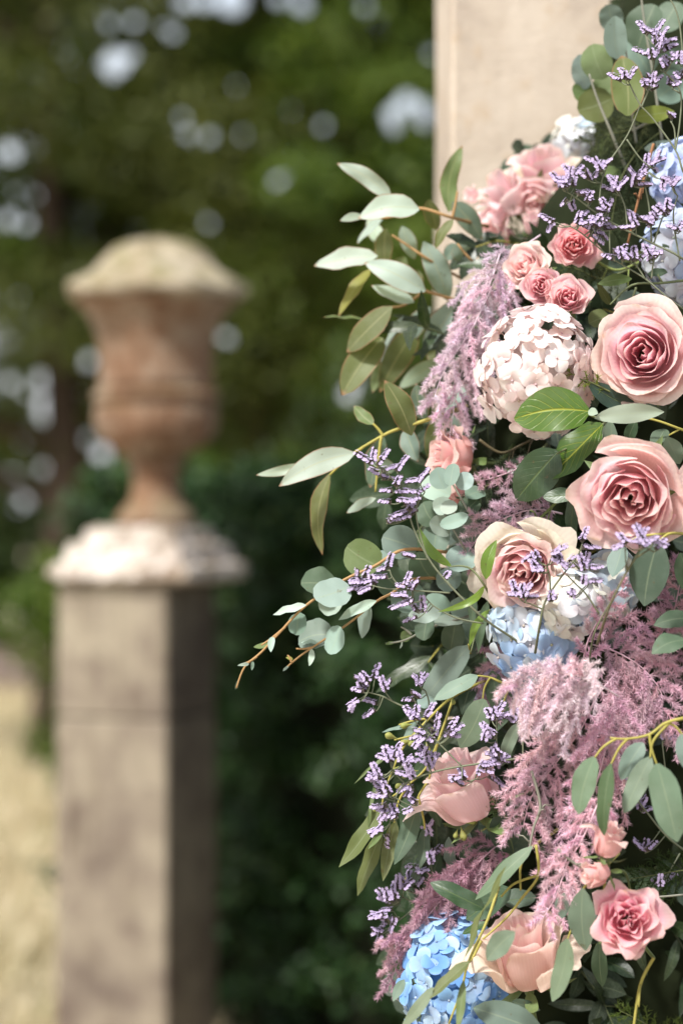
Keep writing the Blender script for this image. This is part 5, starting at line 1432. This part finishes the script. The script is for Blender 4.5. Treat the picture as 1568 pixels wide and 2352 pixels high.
# ------------------------------------------------------------------ dark body of the garland
def build_backing():  # dark roll added so the gaps between the flowers go near-black
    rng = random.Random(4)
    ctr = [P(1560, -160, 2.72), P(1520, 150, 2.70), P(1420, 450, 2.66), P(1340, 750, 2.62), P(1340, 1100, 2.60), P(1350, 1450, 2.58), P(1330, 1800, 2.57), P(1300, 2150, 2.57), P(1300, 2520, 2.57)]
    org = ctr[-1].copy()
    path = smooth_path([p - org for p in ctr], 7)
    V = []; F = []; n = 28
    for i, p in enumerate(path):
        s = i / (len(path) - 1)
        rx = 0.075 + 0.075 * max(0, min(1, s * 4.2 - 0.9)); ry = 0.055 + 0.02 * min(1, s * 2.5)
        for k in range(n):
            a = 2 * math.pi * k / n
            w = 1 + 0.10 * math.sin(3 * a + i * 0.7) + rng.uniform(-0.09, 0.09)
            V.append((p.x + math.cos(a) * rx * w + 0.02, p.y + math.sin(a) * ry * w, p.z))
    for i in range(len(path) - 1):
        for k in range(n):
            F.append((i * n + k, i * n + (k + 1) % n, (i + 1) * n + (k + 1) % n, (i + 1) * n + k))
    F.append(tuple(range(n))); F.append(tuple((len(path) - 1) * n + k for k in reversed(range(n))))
    t = obj("dark_backing", mesh("dark_backing", V, F, MAT['moss']))
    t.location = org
    t["label"] = "added dark backing roll that blackens the gaps behind the flowers"; t["category"] = "moss base"
build_backing()

# left outline of the packed greenery (display row -> column)
EDGE = [(-80, 1500), (100, 1470), (300, 1420), (420, 1200), (560, 1130), (700, 1110), (900, 1040), (1050, 1000), (1250, 1000), (1500, 1010), (1700, 995), (1900, 980), (2100, 1000), (2400, 985)]
def edge_x(y):
    for (a, b), (c, e) in zip(EDGE[:-1], EDGE[1:]):
        if a <= y <= c:
            return b + (e - b) * (y - a) / (c - a)
    return 1050

def filler_leaf(kind, seed, mat):
    rng = random.Random(seed)
    V, F, UV = leaf_mesh(Vector((0, 0, 0)), Vector((1, 0, 0)), {'round': 0.85, 'oval': 0.5, 'lance': 0.26, 'ovate': 0.42}[kind], kind, None, rng, 0, 0.08, 0.18, 0.04, 0.03, nrm=Vector((0, 0, 1)), nU=5, nV=8)
    return mesh("leaf", V, F, MAT[mat], UV)
FL = {('round', 'euc_plain'): [filler_leaf('round', s, 'euc_plain') for s in range(3)], ('oval', 'euc_plain'): [filler_leaf('oval', s, 'euc_plain') for s in range(3)],
      ('lance', 'dark'): [filler_leaf('lance', s, 'dark') for s in range(3)], ('ovate', 'dark'): [filler_leaf('ovate', s, 'dark') for s in range(3)]}
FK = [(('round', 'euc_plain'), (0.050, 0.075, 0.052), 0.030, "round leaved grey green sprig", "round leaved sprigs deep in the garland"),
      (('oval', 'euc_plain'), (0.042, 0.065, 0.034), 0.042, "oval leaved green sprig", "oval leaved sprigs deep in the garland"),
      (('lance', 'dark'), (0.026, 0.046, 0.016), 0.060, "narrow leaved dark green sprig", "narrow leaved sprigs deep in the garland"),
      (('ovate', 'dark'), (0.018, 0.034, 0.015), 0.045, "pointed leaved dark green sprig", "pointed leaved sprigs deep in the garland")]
MARKS = [(1478, 812, "the full pink rose"), (1450, 1142, "the loose open rose"), (1203, 1312, "the cream edged rose"), (1062, 1800, "the half open bud"), (1204, 2190, "the large peach cream rose"),
         (1232, 852, "the blush hydrangea"), (1226, 1452, "the pale blue hydrangea"), (1040, 2258, "the sky blue hydrangea"), (1430, 150, "the big round leaves at the top"), (1180, 440, "the soft pink rose cluster"),
         (1560, 590, "the light blue hydrangea"), (1070, 780, "the lilac pink plume"), (1050, 1052, "the sideways peach rose"), (1040, 1260, "the silver dollar leaves"), (1350, 1700, "the large pink plume"),
         (1450, 1830, "the hanging oval leaves"), (1440, 2112, "the small open pink rose"), (940, 1720, "the green seed pods"), (1060, 2030, "the dusky plume"), (1290, 630, "the trio of spray roses"),
         (1280, 1020, "the broad veined leaves"), (1530, 1320, "the large dark oval leaf"), (1340, 2330, "the lowest green fern"), (1160, 1200, "the mauve plume")]
def near_mark(x, y):
    return min(MARKS, key=lambda m: (m[0] - x) ** 2 + (m[1] - y) ** 2)[2]
def filler():
    rng = random.Random(50)
    y = -70
    rows = 26
    for r in range(rows):
        y = -60 + r * (2480 / rows)
        x = edge_x(y) + rng.uniform(10, 60)
        while x < 1640:
            py = y + rng.uniform(-45, 45)
            depth_in = min(1.0, (x - edge_x(y)) / 200)
            d = 2.53 + rng.uniform(-0.045, 0.03) - 0.03 * depth_in + (0.27 if y < 520 else 0.04 if y < 700 else 0)
            key, col, size, lab, grp = FK[rng.choice([0, 1, 1, 2, 2, 3, 3])]
            base = P(x + rng.uniform(10, 60), py, d + 0.05)
            t = thing("greenery_sprig", lab + " behind " + near_mark(x, py), "greenery", base, grp)
            left = -1 if depth_in < 0.7 else rng.choice([-1, -1, 1])
            dirv = Vector((left * rng.uniform(0.3, 1), rng.uniform(-0.9, -0.1), rng.uniform(-0.9, 0.5))).normalized()
            L = rng.uniform(0.06, 0.10)
            sag = Vector((0, 0, -rng.uniform(0.005, 0.03)))
            path = smooth_path([Vector((0, 0, 0)), dirv * L * 0.5, dirv * L + sag], 5)
            tb = Tubes(); tb.add(path, 0.0015, 0.0007, 5)
            obj("stem", tb.mesh("stem", MAT['stem']), t, rng.choice([ST_GRN, ST_DRK, ST_YEL, ST_GRN]))
            nl = rng.randint(6, 9)
            for k in range(nl):
                s = (k + 1) / nl
                f = s * (len(path) - 1); i = min(int(f), len(path) - 2)
                p = path[i].lerp(path[i + 1], f - i)
                X = (path[i + 1] - path[i]).normalized()
                o = X.orthogonal(); o.rotate(Quaternion(X, k * 2.4 + rng.uniform(-.5, .5)))
                ld = (X * 0.7 + o.normalized() * 0.9 + Vector((0, 0, -0.25))).normalized()
                nn = Vector((rng.uniform(-.5, .5), -1, rng.uniform(0, .9)))
                Z = (nn - ld * nn.dot(ld)).normalized(); Y = Z.cross(ld)
                sc = size * rng.uniform(0.75, 1.2)
                m = Matrix((ld, Y, Z)).transposed().to_4x4() @ Matrix.Scale(sc, 4)
                m.translation = p
                obj("leaf", FL[key][rng.randrange(3)], t, jit(col, rng, 0.2), m)
            x += rng.uniform(70, 120)
filler()

# loose bare twigs and stems crossing the dark gaps
def twigs():
    rng = random.Random(61)
    specs = [([(1340, 2000), (1400, 2040), (1480, 2060), (1568, 2055)], 2.33, ST_GREY, "grey twig running behind the small open pink rose"),
             ([(1300, 1130), (1250, 1180), (1210, 1215)], 2.38, (0.17, 0.22, 0.07), "thick green rose stem above the cream edged rose"),
             ([(1500, 2200), (1470, 2260), (1455, 2352), (1450, 2400)], 2.25, ST_YEL, "yellow green forked stem below the small open pink rose"),
             ([(1100, 1010), (1150, 1040), (1200, 1020), (1240, 1000)], 2.44, (0.10, 0.08, 0.04), "brown woody stem behind the hydrangea and the peach rose"),
             ([(1500, 330), (1480, 400), (1462, 470), (1440, 560)], 2.44, (0.30, 0.14, 0.06), "reddish brown twig behind the tall lilac spray"),
             ([(1220, 1770), (1240, 1850), (1225, 1900), (1215, 1950)], 2.30, ST_GREY, "pale curved twig hanging from the middle plume"),
             ([(1280, 1950), (1330, 1990), (1390, 2000)], 2.24, ST_GREY, "pale bent twig crossing under the bright pink plume"),
             ([(1370, 600), (1410, 620), (1450, 610), (1500, 580)], 2.47, (0.20, 0.25, 0.07), "light green stems between coral rose and hydrangea")]
    for pts, d, c, lab in specs:
        org = P(*pts[0], d)
        t = thing("loose_twig", lab, "twig", org, "loose twigs in the garland")
        tb = Tubes()
        path = smooth_path([P(*q, d) - org for q in pts], 6)
        tb.add(path, 0.0016, 0.0011, 6)
        for k in range(3):
            i = rng.randint(2, len(path) - 3)
            e = path[i] + Vector((rng.uniform(-.02, .02), rng.uniform(-.02, .01), rng.uniform(-.025, .01)))
            tb.add([path[i], path[i].lerp(e, .5) + Vector((0, 0, .003)), e], 0.0010, 0.0006, 5)
        obj("stem", tb.mesh("stem", MAT['stem']), t, c)
twigs()
